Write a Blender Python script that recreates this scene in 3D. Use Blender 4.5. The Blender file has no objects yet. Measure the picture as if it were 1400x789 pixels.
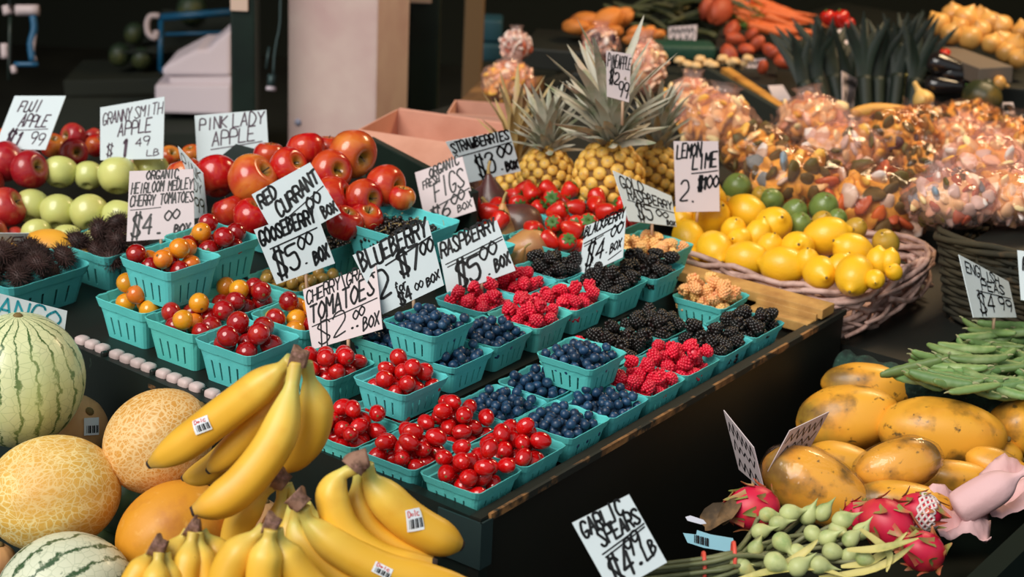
import bpy, bmesh, math, random
import numpy as np
from mathutils import Vector, Matrix, Euler
rnd = random.Random(11)
SC = bpy.context.scene
COL = SC.collection
PI = math.pi

# ------------------------------------------------------------------ camera
FPX, PITCH, ROLL, CAMZ, RIM = 2498.76, math.radians(19.934), 0.0462, 2.086, 0.90
cp, sp = math.cos(PITCH), math.sin(PITCH)
cr, sr = math.cos(ROLL), math.sin(ROLL)
FWD = Vector((0, cp, -sp)); UP0 = Vector((0, sp, cp)); RT0 = Vector((1, 0, 0))
RT = cr*RT0 + sr*UP0; UP = -sr*RT0 + cr*UP0
CAM = Vector((0, 0, CAMZ))
cd = bpy.data.cameras.new('camera'); cam = bpy.data.objects.new('camera', cd); COL.objects.link(cam)
mw = Matrix((RT, UP, -FWD)).transposed().to_4x4(); mw.translation = CAM
cam.matrix_world = mw
cd.sensor_width = 36; cd.lens = FPX/1400*36; cd.clip_start = .05; cd.clip_end = 60
cd.dof.use_dof = True; cd.dof.focus_distance = 2.95; cd.dof.aperture_fstop = 4.6
SC.camera = cam

# ------------------------------------------------------------------ light
SC.view_settings.view_transform = 'Standard'; SC.view_settings.look = 'None'
SC.view_settings.gamma = 1; SC.view_settings.use_curve_mapping = False
SC.view_settings.exposure = 0.0
W = bpy.data.worlds.new('sky'); SC.world = W; W.use_nodes = True
bg = W.node_tree.nodes['Background']; bg.inputs[0].default_value = (.80, .93, 1.0, 1); bg.inputs[1].default_value = .47
def light(name, typ, loc, energy, color, rot=None, **k):
    l = bpy.data.lights.new(name, typ); o = bpy.data.objects.new(name, l); COL.objects.link(o)
    o.location = loc; l.energy = energy; l.color = color
    for a, b in k.items(): setattr(l, a, b)
    if rot is not None: o.rotation_euler = rot
    return o
def aim(o, tgt):
    o.rotation_euler = (Vector(tgt)-o.location).to_track_quat('-Z', 'Y').to_euler()
sun = light('sun', 'SUN', (-3, -1, 6), 3.2, (1, .95, .88), angle=math.radians(38)); aim(sun, (0.1, 3.0, .9))
lamp = light('stall_lamp', 'AREA', (1.9, 5.2, 3.05), 75, (1, .72, .42), size=.9); aim(lamp, (1.6, 5.4, 1.0))

def at(px, py, z):
    """point of the place seen at a photo pixel, at height z over the berry rims"""
    a, b = px-700, py-394.5
    u = cr*a+sr*b; v = -sr*a+cr*b
    d = Vector((u/FPX, cp-sp*v/FPX, -sp-cp*v/FPX))
    t = (z+RIM-CAMZ)/d.z
    return CAM+d*t
def atd(px, py, depth):
    a, b = px-700, py-394.5
    u = cr*a+sr*b; v = -sr*a+cr*b
    return CAM+(FWD+RT0*(u/FPX)-UP0*(v/FPX))*depth
def pxm(d): return d/FPX
TH = .61419; TX, TY = -.03543, 2.38763
RD = Vector((math.sin(TH), math.cos(TH), 0)); LD = Vector((-math.cos(TH), math.sin(TH), 0))
TROT = PI/2-TH
def T(r, l, z=0): return Vector((TX, TY, z+RIM))+RD*r+LD*l
def TM(r, l, z=0, rz=0): return Matrix.Translation(T(r, l, z)) @ Matrix.Rotation(TROT+rz, 4, 'Z')

# ------------------------------------------------------------------ materials
def lin(c): return tuple(((x/255)/12.92 if x/255 <= .04045 else ((x/255+.055)/1.055)**2.4) for x in c)+(1,)
def nd(nt, typ, **k):
    n = nt.nodes.new(typ)
    for a, b in k.items():
        if a.startswith('_'): setattr(n, a[1:], b)
        else: n.inputs[a.replace('__', ' ')].default_value = b
    return n
def ramp(nt, fac, stops):
    r = nt.nodes.new('ShaderNodeValToRGB'); e = r.color_ramp.elements
    while len(e) < len(stops): e.new(.5)
    for x, (p, c) in zip(e, stops): x.position = p; x.color = c
    nt.links.new(fac, r.inputs[0]); return r.outputs[0]
def mix(nt, fac, a, b, typ='MIX'):
    m = nt.nodes.new('ShaderNodeMix'); m.data_type = 'RGBA'; m.blend_type = typ
    for s, v in ((m.inputs[0], fac), (m.inputs[6], a), (m.inputs[7], b)):
        if hasattr(v, 'links'): nt.links.new(v, s)
        else: s.default_value = v
    return m.outputs[2]
def noise(nt, scale, detail=4, rough=.55, dist=0, vec=None):
    n = nd(nt, 'ShaderNodeTexNoise', Scale=scale, Detail=detail, Roughness=rough, Distortion=dist)
    if vec is None:
        vec = nt.nodes.new('ShaderNodeTexCoord').outputs['Object']
    nt.links.new(vec, n.inputs['Vector']); return n.outputs['Fac']
def mat(name, col, rough=.5, var=.12, spots=None, bump=None, coat=0, spec=.5, sss=0, custom=None, huevar=0, metal=0):
    """col sRGB 0-255; spots = list of (colour2, noise scale, lo, hi); bump = (scale, distance)"""
    m = bpy.data.materials.new(name); m.use_nodes = True; nt = m.node_tree
    b = nt.nodes['Principled BSDF']
    c = nd(nt, 'ShaderNodeRGB').outputs[0]; c.default_value = lin(col)
    if custom: c = custom(nt, c)
    for s in (spots or []):
        f = noise(nt, s[1]); f = ramp(nt, f, [(s[2], (0, 0, 0, 1)), (s[3], (1, 1, 1, 1))])
        c = mix(nt, f, c, lin(s[0]))
    if var or huevar:
        oi = nt.nodes.new('ShaderNodeObjectInfo'); h = nt.nodes.new('ShaderNodeHueSaturation')
        mr = nd(nt, 'ShaderNodeMapRange', To__Min=1-var, To__Max=1+var); nt.links.new(oi.outputs['Random'], mr.inputs[0])
        nt.links.new(mr.outputs[0], h.inputs['Value'])
        if huevar:
            m2 = nd(nt, 'ShaderNodeMapRange', To__Min=.5-huevar, To__Max=.5+huevar)
            w = nd(nt, 'ShaderNodeMath', _operation='FRACT'); w2 = nd(nt, 'ShaderNodeMath', _operation='MULTIPLY'); w2.inputs[1].default_value = 7.31
            nt.links.new(oi.outputs['Random'], w2.inputs[0]); nt.links.new(w2.outputs[0], w.inputs[0])
            nt.links.new(w.outputs[0], m2.inputs[0]); nt.links.new(m2.outputs[0], h.inputs['Hue'])
        nt.links.new(c, h.inputs['Color']); c = h.outputs[0]
    nt.links.new(c, b.inputs['Base Color'])
    b.inputs['Roughness'].default_value = rough; b.inputs['Specular IOR Level'].default_value = spec
    b.inputs['Coat Weight'].default_value = coat; b.inputs['Coat Roughness'].default_value = .08; b.inputs['Metallic'].default_value = metal
    if sss:
        b.inputs['Subsurface Weight'].default_value = sss; b.inputs['Subsurface Scale'].default_value = .004
    if bump:
        bn = nd(nt, 'ShaderNodeBump', Strength=.6, Distance=bump[1]); nt.links.new(noise(nt, bump[0], 5), bn.inputs['Height'])
        nt.links.new(bn.outputs[0], b.inputs['Normal'])
    return m
def film(name, tint=(255, 250, 245), refl=.22, haze=.06):
    m = bpy.data.materials.new(name); m.use_nodes = True; nt = m.node_tree
    nt.nodes.remove(nt.nodes['Principled BSDF']); out = nt.nodes['Material Output']
    tr = nd(nt, 'ShaderNodeBsdfTransparent', Color=lin(tint)); gl = nd(nt, 'ShaderNodeBsdfGlossy', Roughness=.08)
    df = nd(nt, 'ShaderNodeBsdfDiffuse', Color=lin((235, 205, 195)))
    lw = nd(nt, 'ShaderNodeLayerWeight', Blend=.32)
    mr = nd(nt, 'ShaderNodeMapRange', To__Min=.015, To__Max=refl); nt.links.new(lw.outputs['Facing'], mr.inputs[0])
    m1 = nt.nodes.new('ShaderNodeMixShader'); m2 = nt.nodes.new('ShaderNodeMixShader'); m1.inputs[0].default_value = haze
    nt.links.new(tr.outputs[0], m1.inputs[1]); nt.links.new(df.outputs[0], m1.inputs[2])
    nt.links.new(mr.outputs[0], m2.inputs[0]); nt.links.new(m1.outputs[0], m2.inputs[1]); nt.links.new(gl.outputs[0], m2.inputs[2])
    bn = nd(nt, 'ShaderNodeBump', Strength=.7, Distance=.006); nt.links.new(noise(nt, 38, 3), bn.inputs['Height'])
    for s in (gl, df): nt.links.new(bn.outputs[0], s.inputs['Normal'])
    nt.links.new(bn.outputs[0], lw.inputs['Normal'])
    nt.links.new(m2.outputs[0], out.inputs[0]); return m

# ------------------------------------------------------------------ mesh builder
def smooth_pts(pts, n=3, closed=False):
    P = [Vector(p) for p in pts]; out = []; N = len(P)
    rng = range(N if closed else N-1)
    for i in rng:
        if closed: a, b, c, d = P[i-1], P[i], P[(i+1) % N], P[(i+2) % N]
        else: a, b, c, d = P[max(i-1, 0)], P[i], P[i+1], P[min(i+2, N-1)]
        for k in range(n):
            t = k/n
            out.append(.5*((2*b)+(c-a)*t+(2*a-5*b+4*c-d)*t*t+(3*b-a-3*c+d)*t**3))
    if not closed: out.append(P[-1])
    return out
class MB:
    def __init__(s): s.v = []; s.f = []; s.m = []
    def add(s, vs, fs, M=None, mi=0):
        o = len(s.v)
        s.v += [tuple(M @ Vector(p)) if M else tuple(p) for p in vs]
        s.f += [tuple(i+o for i in f) for f in fs]; s.m += [mi]*len(fs)
    def box(s, c, d, M=None, mi=0, taper=1):
        x, y, z = [k/2 for k in d]; c = Vector(c)
        vs = [c+Vector((i*x*(taper if k > 0 else 1), j*y*(taper if k > 0 else 1), k*z)) for k in (-1, 1) for j in (-1, 1) for i in (-1, 1)]
        s.add(vs, [(0, 2, 3, 1), (4, 5, 7, 6), (0, 1, 5, 4), (2, 6, 7, 3), (0, 4, 6, 2), (1, 3, 7, 5)], M, mi)
    def bbox(s, c, d, b=.004, M=None, mi=0):
        """box with chamfered edges"""
        bm = bmesh.new(); bmesh.ops.create_cube(bm, size=1)
        for v in bm.verts: v.co = Vector([v.co[i]*d[i]+c[i] for i in range(3)])
        bmesh.ops.bevel(bm, geom=bm.edges[:], offset=b, segments=2, affect='EDGES', profile=.6)
        bm.verts.index_update(); s.add([v.co.copy() for v in bm.verts], [[v.index for v in f.verts] for f in bm.faces], M, mi); bm.free()
    def prism(s, poly, z0, z1, M=None, mi=0):
        n = len(poly); vs = [(x, y, z0) for x, y in poly]+[(x, y, z1) for x, y in poly]
        s.add(vs, [tuple(range(n-1, -1, -1)), tuple(range(n, 2*n))]+[(i, (i+1) % n, n+(i+1) % n, n+i) for i in range(n)], M, mi)
    def lathe(s, prof, seg=20, M=None, mi=0, n=3, fn=None):
        P = smooth_pts([(r, 0, z) for r, z in prof], n) if n > 1 else [Vector((r, 0, z)) for r, z in prof]
        vs = []; fs = []; k = len(P)
        for i in range(seg):
            a = 2*PI*i/seg
            for j, p in enumerate(P):
                q = fn(a, j/(k-1)) if fn else 1
                vs.append((max(p.x, 0)*math.cos(a)*q, max(p.x, 0)*math.sin(a)*q, p.z))
        for i in range(seg):
            for j in range(k-1):
                a, b = i*k+j, ((i+1) % seg)*k+j; fs.append((a, b, b+1, a+1))
        s.add(vs, fs, M, mi)
    def blob(s, r, nu=20, nv=12, fn=None, M=None, mi=0):
        r = (r, r, r) if not hasattr(r, '__len__') else r
        vs = [(0, 0, -r[2]*(fn(-PI/2, 0) if fn else 1))]; fs = []
        for j in range(1, nv):
            t = -PI/2+PI*j/nv
            for i in range(nu):
                a = 2*PI*i/nu; q = fn(t, a) if fn else 1
                vs.append((r[0]*math.cos(t)*math.cos(a)*q, r[1]*math.cos(t)*math.sin(a)*q, r[2]*math.sin(t)*q))
        vs.append((0, 0, r[2]*(fn(PI/2, 0) if fn else 1))); e = len(vs)-1
        for i in range(nu):
            k = (i+1) % nu; fs.append((0, 1+k, 1+i)); fs.append((e, e-nu+i, e-nu+k))
            for j in range(nv-2): fs.append((1+j*nu+i, 1+j*nu+k, 1+(j+1)*nu+k, 1+(j+1)*nu+i))
        s.add(vs, fs, M, mi)
    def tube(s, pts, rad, seg=8, n=3, mi=0, fn=None, cap=True, mfn=None):
        """swept round; rad scalar, list or f(t)"""
        P = smooth_pts(pts, n) if n > 1 else [Vector(p) for p in pts]
        k = len(P); o = len(s.v); up = None; fs = []; ms = []; vs = []
        for j, p in enumerate(P):
            t = (P[min(j+1, k-1)]-P[max(j-1, 0)])
            if t.length < 1e-9: t = Vector((0, 0, 1))
            t.normalize()
            if up is None: up = t.orthogonal().normalized()
            up = (up-t*up.dot(t));
            up = up.normalized() if up.length > 1e-6 else t.orthogonal().normalized()
            w = t.cross(up); x = j/(k-1)
            r = rad(x) if callable(rad) else (rad[0]+(rad[1]-rad[0])*x if hasattr(rad, '__len__') else rad)
            for i in range(seg):
                a = 2*PI*i/seg; q = r*(fn(x, a) if fn else 1)
                vs.append(p+up*math.cos(a)*q+w*math.sin(a)*q)
        for j in range(k-1):
            for i in range(seg):
                i2 = (i+1) % seg; fs.append((j*seg+i, j*seg+i2, (j+1)*seg+i2, (j+1)*seg+i)); ms.append(mfn((j+.5)/(k-1)) if mfn else mi)
        if cap:
            fs.append(tuple(range(seg-1, -1, -1))); ms.append(mfn(0) if mfn else mi)
            fs.append(tuple((k-1)*seg+i for i in range(seg))); ms.append(mfn(1) if mfn else mi)
        s.v += [tuple(v) for v in vs]; s.f += [tuple(i+o for i in f) for f in fs]; s.m += ms
    def strip(s, pts, wid, nrm, mi=0, thick=0, fold=0):
        """leaf-like ribbon along pts; wid f(t); nrm side direction"""
        P = smooth_pts(pts, 3); k = len(P); vs = []; fs = []
        for j, p in enumerate(P):
            t = (P[min(j+1, k-1)]-P[max(j-1, 0)]).normalized(); sd = t.cross(nrm).normalized(); up = sd.cross(t)
            w = wid(j/(k-1)); vs += [p+sd*w+up*w*fold, p-up*thick, p-sd*w+up*w*fold]
        for j in range(k-1):
            a = j*3; fs += [(a, a+3, a+4, a+1), (a+1, a+4, a+5, a+2)]
        s.add(vs, fs, None, mi)
    t = None
    def mesh(s, name, mats, smooth=True):
        me = bpy.data.meshes.new(name); me.from_pydata(s.v, [], s.f)
        for m in (mats if isinstance(mats, (list, tuple)) else [mats]): me.materials.append(m)
        if any(s.m): me.polygons.foreach_set('material_index', s.m)
        if smooth: me.polygons.foreach_set('use_smooth', [True]*len(s.f))
        if s.t is not None:
            me.attributes.new('along', 'FLOAT', 'POINT').data.foreach_set('value', s.t)
        me.update(); return me
def ob(name, me, parent=None, M=None):
    o = bpy.data.objects.new(name, me); COL.objects.link(o)
    if parent: o.parent = parent
    if M is not None: o.matrix_world = M if parent is None else o.matrix_local
    if M is not None and parent is not None: o.matrix_local = M
    return o
def tag(o, label, cat=None, group=None, kind=None):
    if label: o['label'] = label
    if cat: o['category'] = cat
    if group: o['group'] = group
    if kind: o['kind'] = kind
    return o
def empty(name, M, label, cat, group=None):
    o = bpy.data.objects.new(name, None); COL.objects.link(o); o.empty_display_size = .02; o.matrix_world = M
    return tag(o, label, cat, group)
def mod(o, typ, **k):
    m = o.modifiers.new(typ.lower(), typ)
    for a, b in k.items(): setattr(m, a, b)
    return m
def solo(name, mb, mats, label, cat, M=None, group=None, smooth=True):
    return tag(ob(name, mb.mesh(name, mats, smooth), None, M), label, cat, group)
def part(name, mb, mats, parent, label=None, M=None, smooth=True):
    o = ob(name, mb.mesh(name, mats, smooth), parent, M)
    if label: o['label'] = label
    return o
def struct(name, mb, mats, M=None):
    return tag(ob(name, mb.mesh(name, mats, False), None, M), None, kind='structure')
KIND = {}          # kind -> (name, category, mesh, [(part name, mesh)])
def spawn(kind, M, label, group=None):
    name, cat, me, parts = KIND[kind]
    o = ob(name, me, None, M); tag(o, label, cat, group)
    for pn, pm in parts: ob(pn, pm, o)
    return o
def rrot(): return Euler((rnd.uniform(0, 6.3), rnd.uniform(0, 6.3), rnd.uniform(0, 6.3))).to_matrix().to_4x4()
def SM(x, y=None, z=None):
    y = x if y is None else y; z = x if z is None else z
    return Matrix.Diagonal((x, y, z, 1))
def tilt(dirv):
    """rotation taking +Z to a direction"""
    return Vector((0, 0, 1)).rotation_difference(Vector(dirv)).to_matrix().to_4x4()
TL_ = Matrix.Translation
# ------------------------------------------------------------------ setting
m_dark = mat('dark_wall_paint', (30, 36, 28), .85, 0, bump=(6, .002))
m_floor = mat('dark_floor', (44, 46, 40), .7, 0, spots=[((30, 32, 28), 3, .4, .65)])
b = MB(); b.box((0, 4, -.05), (14, 16, .1)); struct('floor', b, m_floor)
b = MB(); b.box((0, 9.05, 1.8), (14, .1, 3.8)); struct('wall_back', b, m_dark)
b = MB(); b.box((-4.6, 6.7, 1.8), (.1, 4.8, 3.8)); struct('wall_left', b, m_dark)
b = MB(); b.box((4.6, 6.3, 1.8), (.1, 5.6, 3.8)); struct('wall_right', b, m_dark)
b = MB(); b.box((0, 6.75, 3.5), (9.4, 4.7, .12)); struct('ceiling', b, m_dark)
b = MB(); b.box((2.05, 3.62, 3.5), (5.3, 1.55, .10)); struct('added_sun_blocker', b, m_dark)  # unseen slab added overhead to keep sun off the back right produce
# pillar with a shaded return, dark green posts of the stall front
m_pil = mat('pillar_paint', (212, 186, 176), .75, 0, spots=[((196, 160, 156), 3.5, .45, .7)], bump=(120, .0006))
m_green = mat('dark_green_paint', (24, 40, 32), .45, 0, spots=[((16, 26, 22), 4, .4, .7)], bump=(14, .0015))
def aty(px, py, y):
    d = atd(px, py, 1)-CAM; return CAM+d*((y-CAM.y)/d.y)
def post(name, x0, x1, d, dep, m, kind='structure', label=None, cat=None, yaw=0):
    a, c = atd(x0, 190, d), atd(x1, 190, d); w = (c-a).length; mid = (a+c)/2
    b = MB(); b.bbox((0, dep/2, 1.72), (w, dep, 3.42), .008)
    M = Matrix.Translation((mid.x, mid.y, 0)) @ Matrix.Rotation(yaw, 4, 'Z')
    o = ob(name, b.mesh(name, m), None, M)
    for p in o.data.polygons: p.use_smooth = False
    return tag(o, label, cat, None, kind)
post('pillar', 389, 517, 5.4, .30, m_pil, None, 'pale pinkish square pillar standing behind the red apples', 'pillar', math.radians(-14))
pil = COL.objects['pillar']; pq = pil.matrix_world @ Vector((-.105, 0, 0)); zq = aty(404, 167, pq.y).z
b = MB(); b.lathe([(0, .006), (.008, .005), (.011, .0), (.011, -.002)], 12, None, 0, 1); part('bolt', b, mat('grey_bolt', (150, 150, 170), .4, 0), pil, 'grey blue bolt head', TL_((-.105, -.001, zq)) @ Matrix.Rotation(PI/2, 4, 'X'))
post('post', 556, 596, 5.9, .1, m_green, None, 'dark green upright post just right of the pale pillar', 'post')
post('post', 316, 350, 5.3, .1, m_green, None, 'dark green upright post just left of the pale pillar', 'post')
post('post', 629, 655, 6.4, .12, mat('tan_paint', (132, 104, 72), .7, 0), None, 'narrow tan upright post behind the dried pineapple leaves', 'post')

# ------------------------------------------------------------------ berry table
m_board = mat('dark_green_board', (20, 32, 28), .5, 0, spots=[((18, 24, 18), 5, .4, .7), ((40, 52, 44), 60, .68, .74)], bump=(22, .001))
m_side = mat('dark_side_board', (20, 22, 15), .55, 0, spots=[((20, 20, 14), 3, .4, .65)], bump=(10, .001))
m_raw = mat('raw_wood', (150, 104, 58), .75, 0, spots=[((96, 64, 34), 30, .45, .6), ((26, 28, 20), 16, .46, .54)], bump=(60, .001))
m_plank = mat('yellow_plank', (196, 150, 84), .65, 0, spots=[((160, 112, 58), 18, .4, .7)], bump=(60, .0006))
m_steel = mat('dull_steel', (52, 70, 70), .45, 0, metal=.4)
m_knob = mat('pale_plastic', (206, 182, 178), .5, 0)
tab = empty('produce_table', TM(0, 0, -RIM), 'dark green wooden table carrying all the teal berry boxes', 'table')
def tpart(name, mb, m, label=None, smooth=False): return part(name, mb, m, tab, label, None, smooth)
Z = RIM
def slab(p, q, t, z0, z1):
    p, q = Vector(p), Vector(q); d = (q-p).normalized(); n = Vector((-d.y, d.x))
    return [tuple(p), tuple(q), tuple(q+n*t), tuple(p+n*t)], z0, z1
P0, P1, P2, P3 = (-.018, -.02), (1.14, -.024), (1.14, 1.85), (.104, 1.85)
b = MB(); b.prism([(P0[0]+.02, P0[1]+.02), (P1[0], P1[1]+.02), P2, (P3[0]+.02, P3[1])], Z-.075, Z-.055)
tpart('bed', b, m_side)
b = MB(); b.prism(*slab(P3, P0, .02, Z-.78, Z-.028)); tpart('front_panel', b, m_board)
b = MB(); b.prism(*slab(P0, P1, .02, Z-.78, Z-.026)); tpart('side_panel', b, m_side)
b = MB(); b.prism(*slab((.0, -.0255), (1.14, -.0295), .0055, Z-.034, Z-.023)); tpart('worn_edge', b, m_raw, 'worn bare wood edge')
b = MB(); b.prism(*slab((.05, 1.0), (.012, .46), .006, Z-.046, Z-.038)); tpart('worn_edge', b, m_raw, 'chipped bare wood line')
b = MB(); b.prism(*slab((-.0225, .055), (-.0235, -.0255), .0032, Z-.105, Z-.03)); b.prism(*slab((-.0235, -.0255), (.004, -.0262), .0032, Z-.105, Z-.03)); tpart('corner_bracket', b, m_steel, 'dull metal corner plate')
for a, c in (((-.01, -.012), (.03, .03)), ((1.10, -.02), (1.14, .03)), ((1.1, 1.75), (1.14, 1.79)), ((.12, 1.75), (.16, 1.79))):
    b = MB(); b.box(((a[0]+c[0])/2, (a[1]+c[1])/2, (Z-.06)/2), (.05, .05, Z-.06)); tpart('leg', b, m_board)
for r0, r1, l0, l1, top in ((.236, .842, .238, .498, .0), (.842, .958, .238, .345, .0), (.06, .47, .512, .95, -.023), (.12, .234, .385, .51, -.023), (.475, .84, .512, .92, .0), (.85, 1.13, .42, .80, -.0255), (.96, 1.045, .285, .415, -.0245)):
    b = MB(); b.box(((r0+r1)/2, (l0+l1)/2, Z+(top-.055)/2), (r1-r0, l1-l0, top+.055)); tpart('display_step', b, m_side)
b = MB(); b.bbox((1.078, .17, Z-.012), (.05, .38, .02), .002); tpart('end_plank', b, m_plank, 'yellow bare wood plank')
b = MB(); b.bbox((1.03, .055, Z-.033), (.03, .13, .02), .002); tpart('end_plank', b, m_plank, 'yellow bare wood plank')
b = MB(); b.bbox((1.058, .055, Z-.022), (.02, .13, .02), .002); tpart('end_plank', b, m_plank, 'yellow bare wood plank')
st = MB()      # pale lozenge edging under the left boxes
k = 0; l = .50
while l < .94:
    if k % 5 == 4: st.bbox((.047, l, Z-.027), (.012, .008, .016), .003, mi=1)
    else: st.bbox((.043+(l-.5)*.05, l, Z-.026), (.022, .0235, .02), .007)
    l += .019 if k % 5 in (3, 4) else .0275; k += 1
tpart('edging_strip', st, [m_knob, m_board], 'pale knobbly edging strip', True)

# ------------------------------------------------------------------ pulp boxes
m_teal = mat('teal_pulp', (96, 204, 200), .8, .10, spots=[((80, 190, 186), 9, .35, .7)], bump=(240, .0006), huevar=.012)
def basket_mesh(name, size, h, floor, seed, sx=1.0):
    rr = random.Random(seed); a = size/2; bt = a*.82
    xs = [-1, -.70, -.61, -.28, -.19, .19, .28, .61, .70, 1]
    per = []; slot = []
    for s in range(4):
        rot = s*PI/2; c, n = math.cos(rot), math.sin(rot)
        for i, x in enumerate(xs):
            u, v = x*.80, -1
            per.append((c*u-n*v, n*u+c*v)); slot.append(i in (1, 3, 5, 7))
        for k in (1, 2):
            t = k/3*PI/2; u, v = .80+.20*math.sin(t), -.80-.20*math.cos(t)
            per.append((c*u-n*v, n*u+c*v)); slot.append(False)
    n = len(per)
    rows = [(0, 0), (.10, 0), (.56, 0), (.74, .0), (.76, .0022), (.99, .0036), (1.0, .0028)]
    bm = bmesh.new(); R = []
    wob = [rr.uniform(-.0009, .0009) for _ in range(n)]
    for z, off in rows:
        sc = (bt+(a-bt)*z-.004)+off
        ring = []
        for i, (x, y) in enumerate(per):
            wv = wob[i]*(z > .7)
            ring.append(bm.verts.new((x*(sc+wv)*sx, y*(sc+wv), z*h+wv*1.2)))
        R.append(ring)
    for j in range(len(rows)-1):
        for i in range(n):
            if j == 1 and slot[i]: continue
            k = (i+1) % n; bm.faces.new((R[j][i], R[j][k], R[j+1][k], R[j+1][i]))
    bm.faces.new(R[0][::-1])
    bm.normal_update()
    bmesh.ops.solidify(bm, geom=bm.faces[:], thickness=.0024)
    zf = floor; sc = (bt+(a-bt)*zf/h)-.0066
    vs = [bm.verts.new((x*sc*sx, y*sc, zf)) for x, y in per]; bm.faces.new(vs)
    bm.normal_update()
    me = bpy.data.meshes.new(name); bm.to_mesh(me); bm.free(); me.materials.append(m_teal)
    return me
HALF = [basket_mesh('half_pint', .115, .052, .020, i) for i in (1, 2)]
PINT = [basket_mesh('pint', .130, .074, .042, i) for i in (3, 4)]
QUART = [basket_mesh('quart', .165, .075, .040, i) for i in (5, 6)]
FLAT = [basket_mesh('flat', .20, .075, .045, 7)]
BT = {'half': (HALF, .115, .052, .020), 'pint': (PINT, .130, .074, .042), 'quart': (QUART, .165, .075, .040), 'flat': (FLAT, .20, .075, .045)}

# ------------------------------------------------------------------ small fruit kinds
def fuzz(fn): return fn
m_tom = mat('tomato_skin', (200, 14, 16), .16, .12, coat=.5, spots=[((205, 40, 14), 30, .55, .8)])
m_heir = mat('dark_red_tomato_skin', (160, 14, 18), .16, .18, coat=.5, spots=[((190, 50, 20), 26, .55, .75)])
m_org = mat('orange_tomato_skin', (228, 138, 28), .2, .1, coat=.4, spots=[((214, 104, 20), 24, .5, .75)], huevar=.02)
m_scar = mat('stem_scar', (120, 96, 50), .8, 0)
m_blue = mat('blueberry_skin', (24, 54, 84), .4, .34, spots=[((76, 116, 150), 60, .5, .75), ((20, 26, 46), 45, .55, .75)])
m_bluec = mat('blueberry_crown', (24, 30, 50), .7, 0)
m_rasp = mat('raspberry', (222, 20, 54), .38, .12, sss=.0, spots=[((214, 48, 62), 90, .5, .8)], coat=.15)
m_black = mat('blackberry', (24, 19, 17), .36, .2, spots=[((50, 26, 24), 70, .55, .75)], coat=.05)
m_gold = mat('golden_raspberry', (246, 186, 116), .42, .07, spots=[((240, 150, 104), 60, .55, .8)], huevar=.012)
def star(mb, z, r, mi, n=5, w=.5):
    """small ring of points, the calyx of a berry"""
    vs = []; fs = []
    for i in range(n*2):
        a = PI*i/n; rr_ = r if i % 2 == 0 else r*w
        vs.append((rr_*math.cos(a), rr_*math.sin(a), z+(.18*r if i % 2 == 0 else 0)))
    vs.append((0, 0, z-.25*r)); fs = [(i, (i+1) % (2*n), 2*n) for i in range(2*n)]
    mb.add(vs, fs, None, mi)
def tomato(name, m, r, asp):
    b = MB(); b.blob((r, r, r*asp), 16, 10, lambda t, a: 1+.02*math.cos(3*a)*math.cos(t)-(.05 if t > 1.4 else 0))
    b.lathe([(.0, r*asp*.955), (r*.10, r*asp*.975), (r*.16, r*asp*.95)], 8, None, 1, 1)
    return b.mesh(name, [m, m_scar])
KIND['grape'] = ('grape_tomato', 'tomato', tomato('grape_tomato', m_tom, .0132, 1.28), [])
KIND['cherry'] = ('cherry_tomato', 'tomato', tomato('cherry_tomato', m_tom, .0145, 1.02), [])
KIND['heir'] = ('heirloom_tomato', 'tomato', tomato('heirloom_tomato', m_heir, .0185, 1.05), [])
KIND['orange'] = ('heirloom_tomato', 'tomato', tomato('heirloom_tomato', m_org, .0178, 1.0), [])
b = MB(); b.blob((.0086, .0086, .0078), 14, 9); star(b, .0079, .0036, 1)
KIND['blue'] = ('blueberry', 'berry', b.mesh('blueberry', [m_blue, m_bluec]), [])
def drupe(name, m, r, h, n, dr, hollow):
    b = MB(); ico = bmesh.new(); bmesh.ops.create_icosphere(ico, subdivisions=1, radius=1); ico.verts.index_update()
    iv = [v.co.copy() for v in ico.verts]; fi = [[v.index for v in f.verts] for f in ico.faces]; ico.free()
    rr = random.Random(4)
    for i in range(n):
        t = (i+.5)/n; z = -h*.5+h*t; ang = i*2.39996
        rad = r*math.sqrt(max(.05, 1-(max(0, (t-.25)/.78))**2.2))*(.82 if t < .1 else .92)
        b.add(iv, fi, TL_((rad*math.cos(ang), rad*math.sin(ang), z+rr.uniform(-.0006, .0006))) @ SM(dr*rr.uniform(.9, 1.1)))
    b.blob((r*.86, r*.86, h*.5), 10, 6, (lambda t, a: .55 if t < -1.2 else 1) if hollow else None)
    return b.mesh(name, m)
KIND['rasp'] = ('raspberry', 'berry', drupe('raspberry', m_rasp, .0095, .0205, 46, .0036, True), [])
KIND['black'] = ('blackberry', 'berry', drupe('blackberry', m_black, .0100, .0245, 44, .0044, False), [])
KIND['gold'] = ('golden_raspberry', 'berry', drupe('golden_raspberry', m_gold, .0098, .020, 44, .0038, True), [])
m_straw = mat('strawberry_skin', (206, 30, 18), .3, .1, coat=.3, spots=[((226, 84, 40), 16, .6, .8), ((236, 176, 90), 150, .68, .72)], bump=(150, .0008))
m_leaf = mat('green_leaf', (70, 112, 44), .6, .1)
b = MB(); b.lathe([(0, -.026), (.007, -.023), (.014, -.012), (.0185, .002), (.018, .012), (.011, .0175), (0, .017)], 16)
c = MB()
for i in range(8):
    a = 2*PI*i/8; d = Vector((math.cos(a), math.sin(a), 0))
    c.strip([d*.001+Vector((0, 0, .0178)), d*.008+Vector((0, 0, .0205)), d*.0155+Vector((0, 0, .0165))], lambda t: .0035*math.sin(PI*min(1, t*.92+.08))+.0003, Vector((0, 0, 1)))
c.tube([(0, 0, .0175), (.001, 0, .0225), (.003, .001, .027)], .001, 5)
KIND['straw'] = ('strawberry', 'strawberry', b.mesh('strawberry', m_straw), [('calyx', c.mesh('calyx', m_leaf))])
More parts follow.
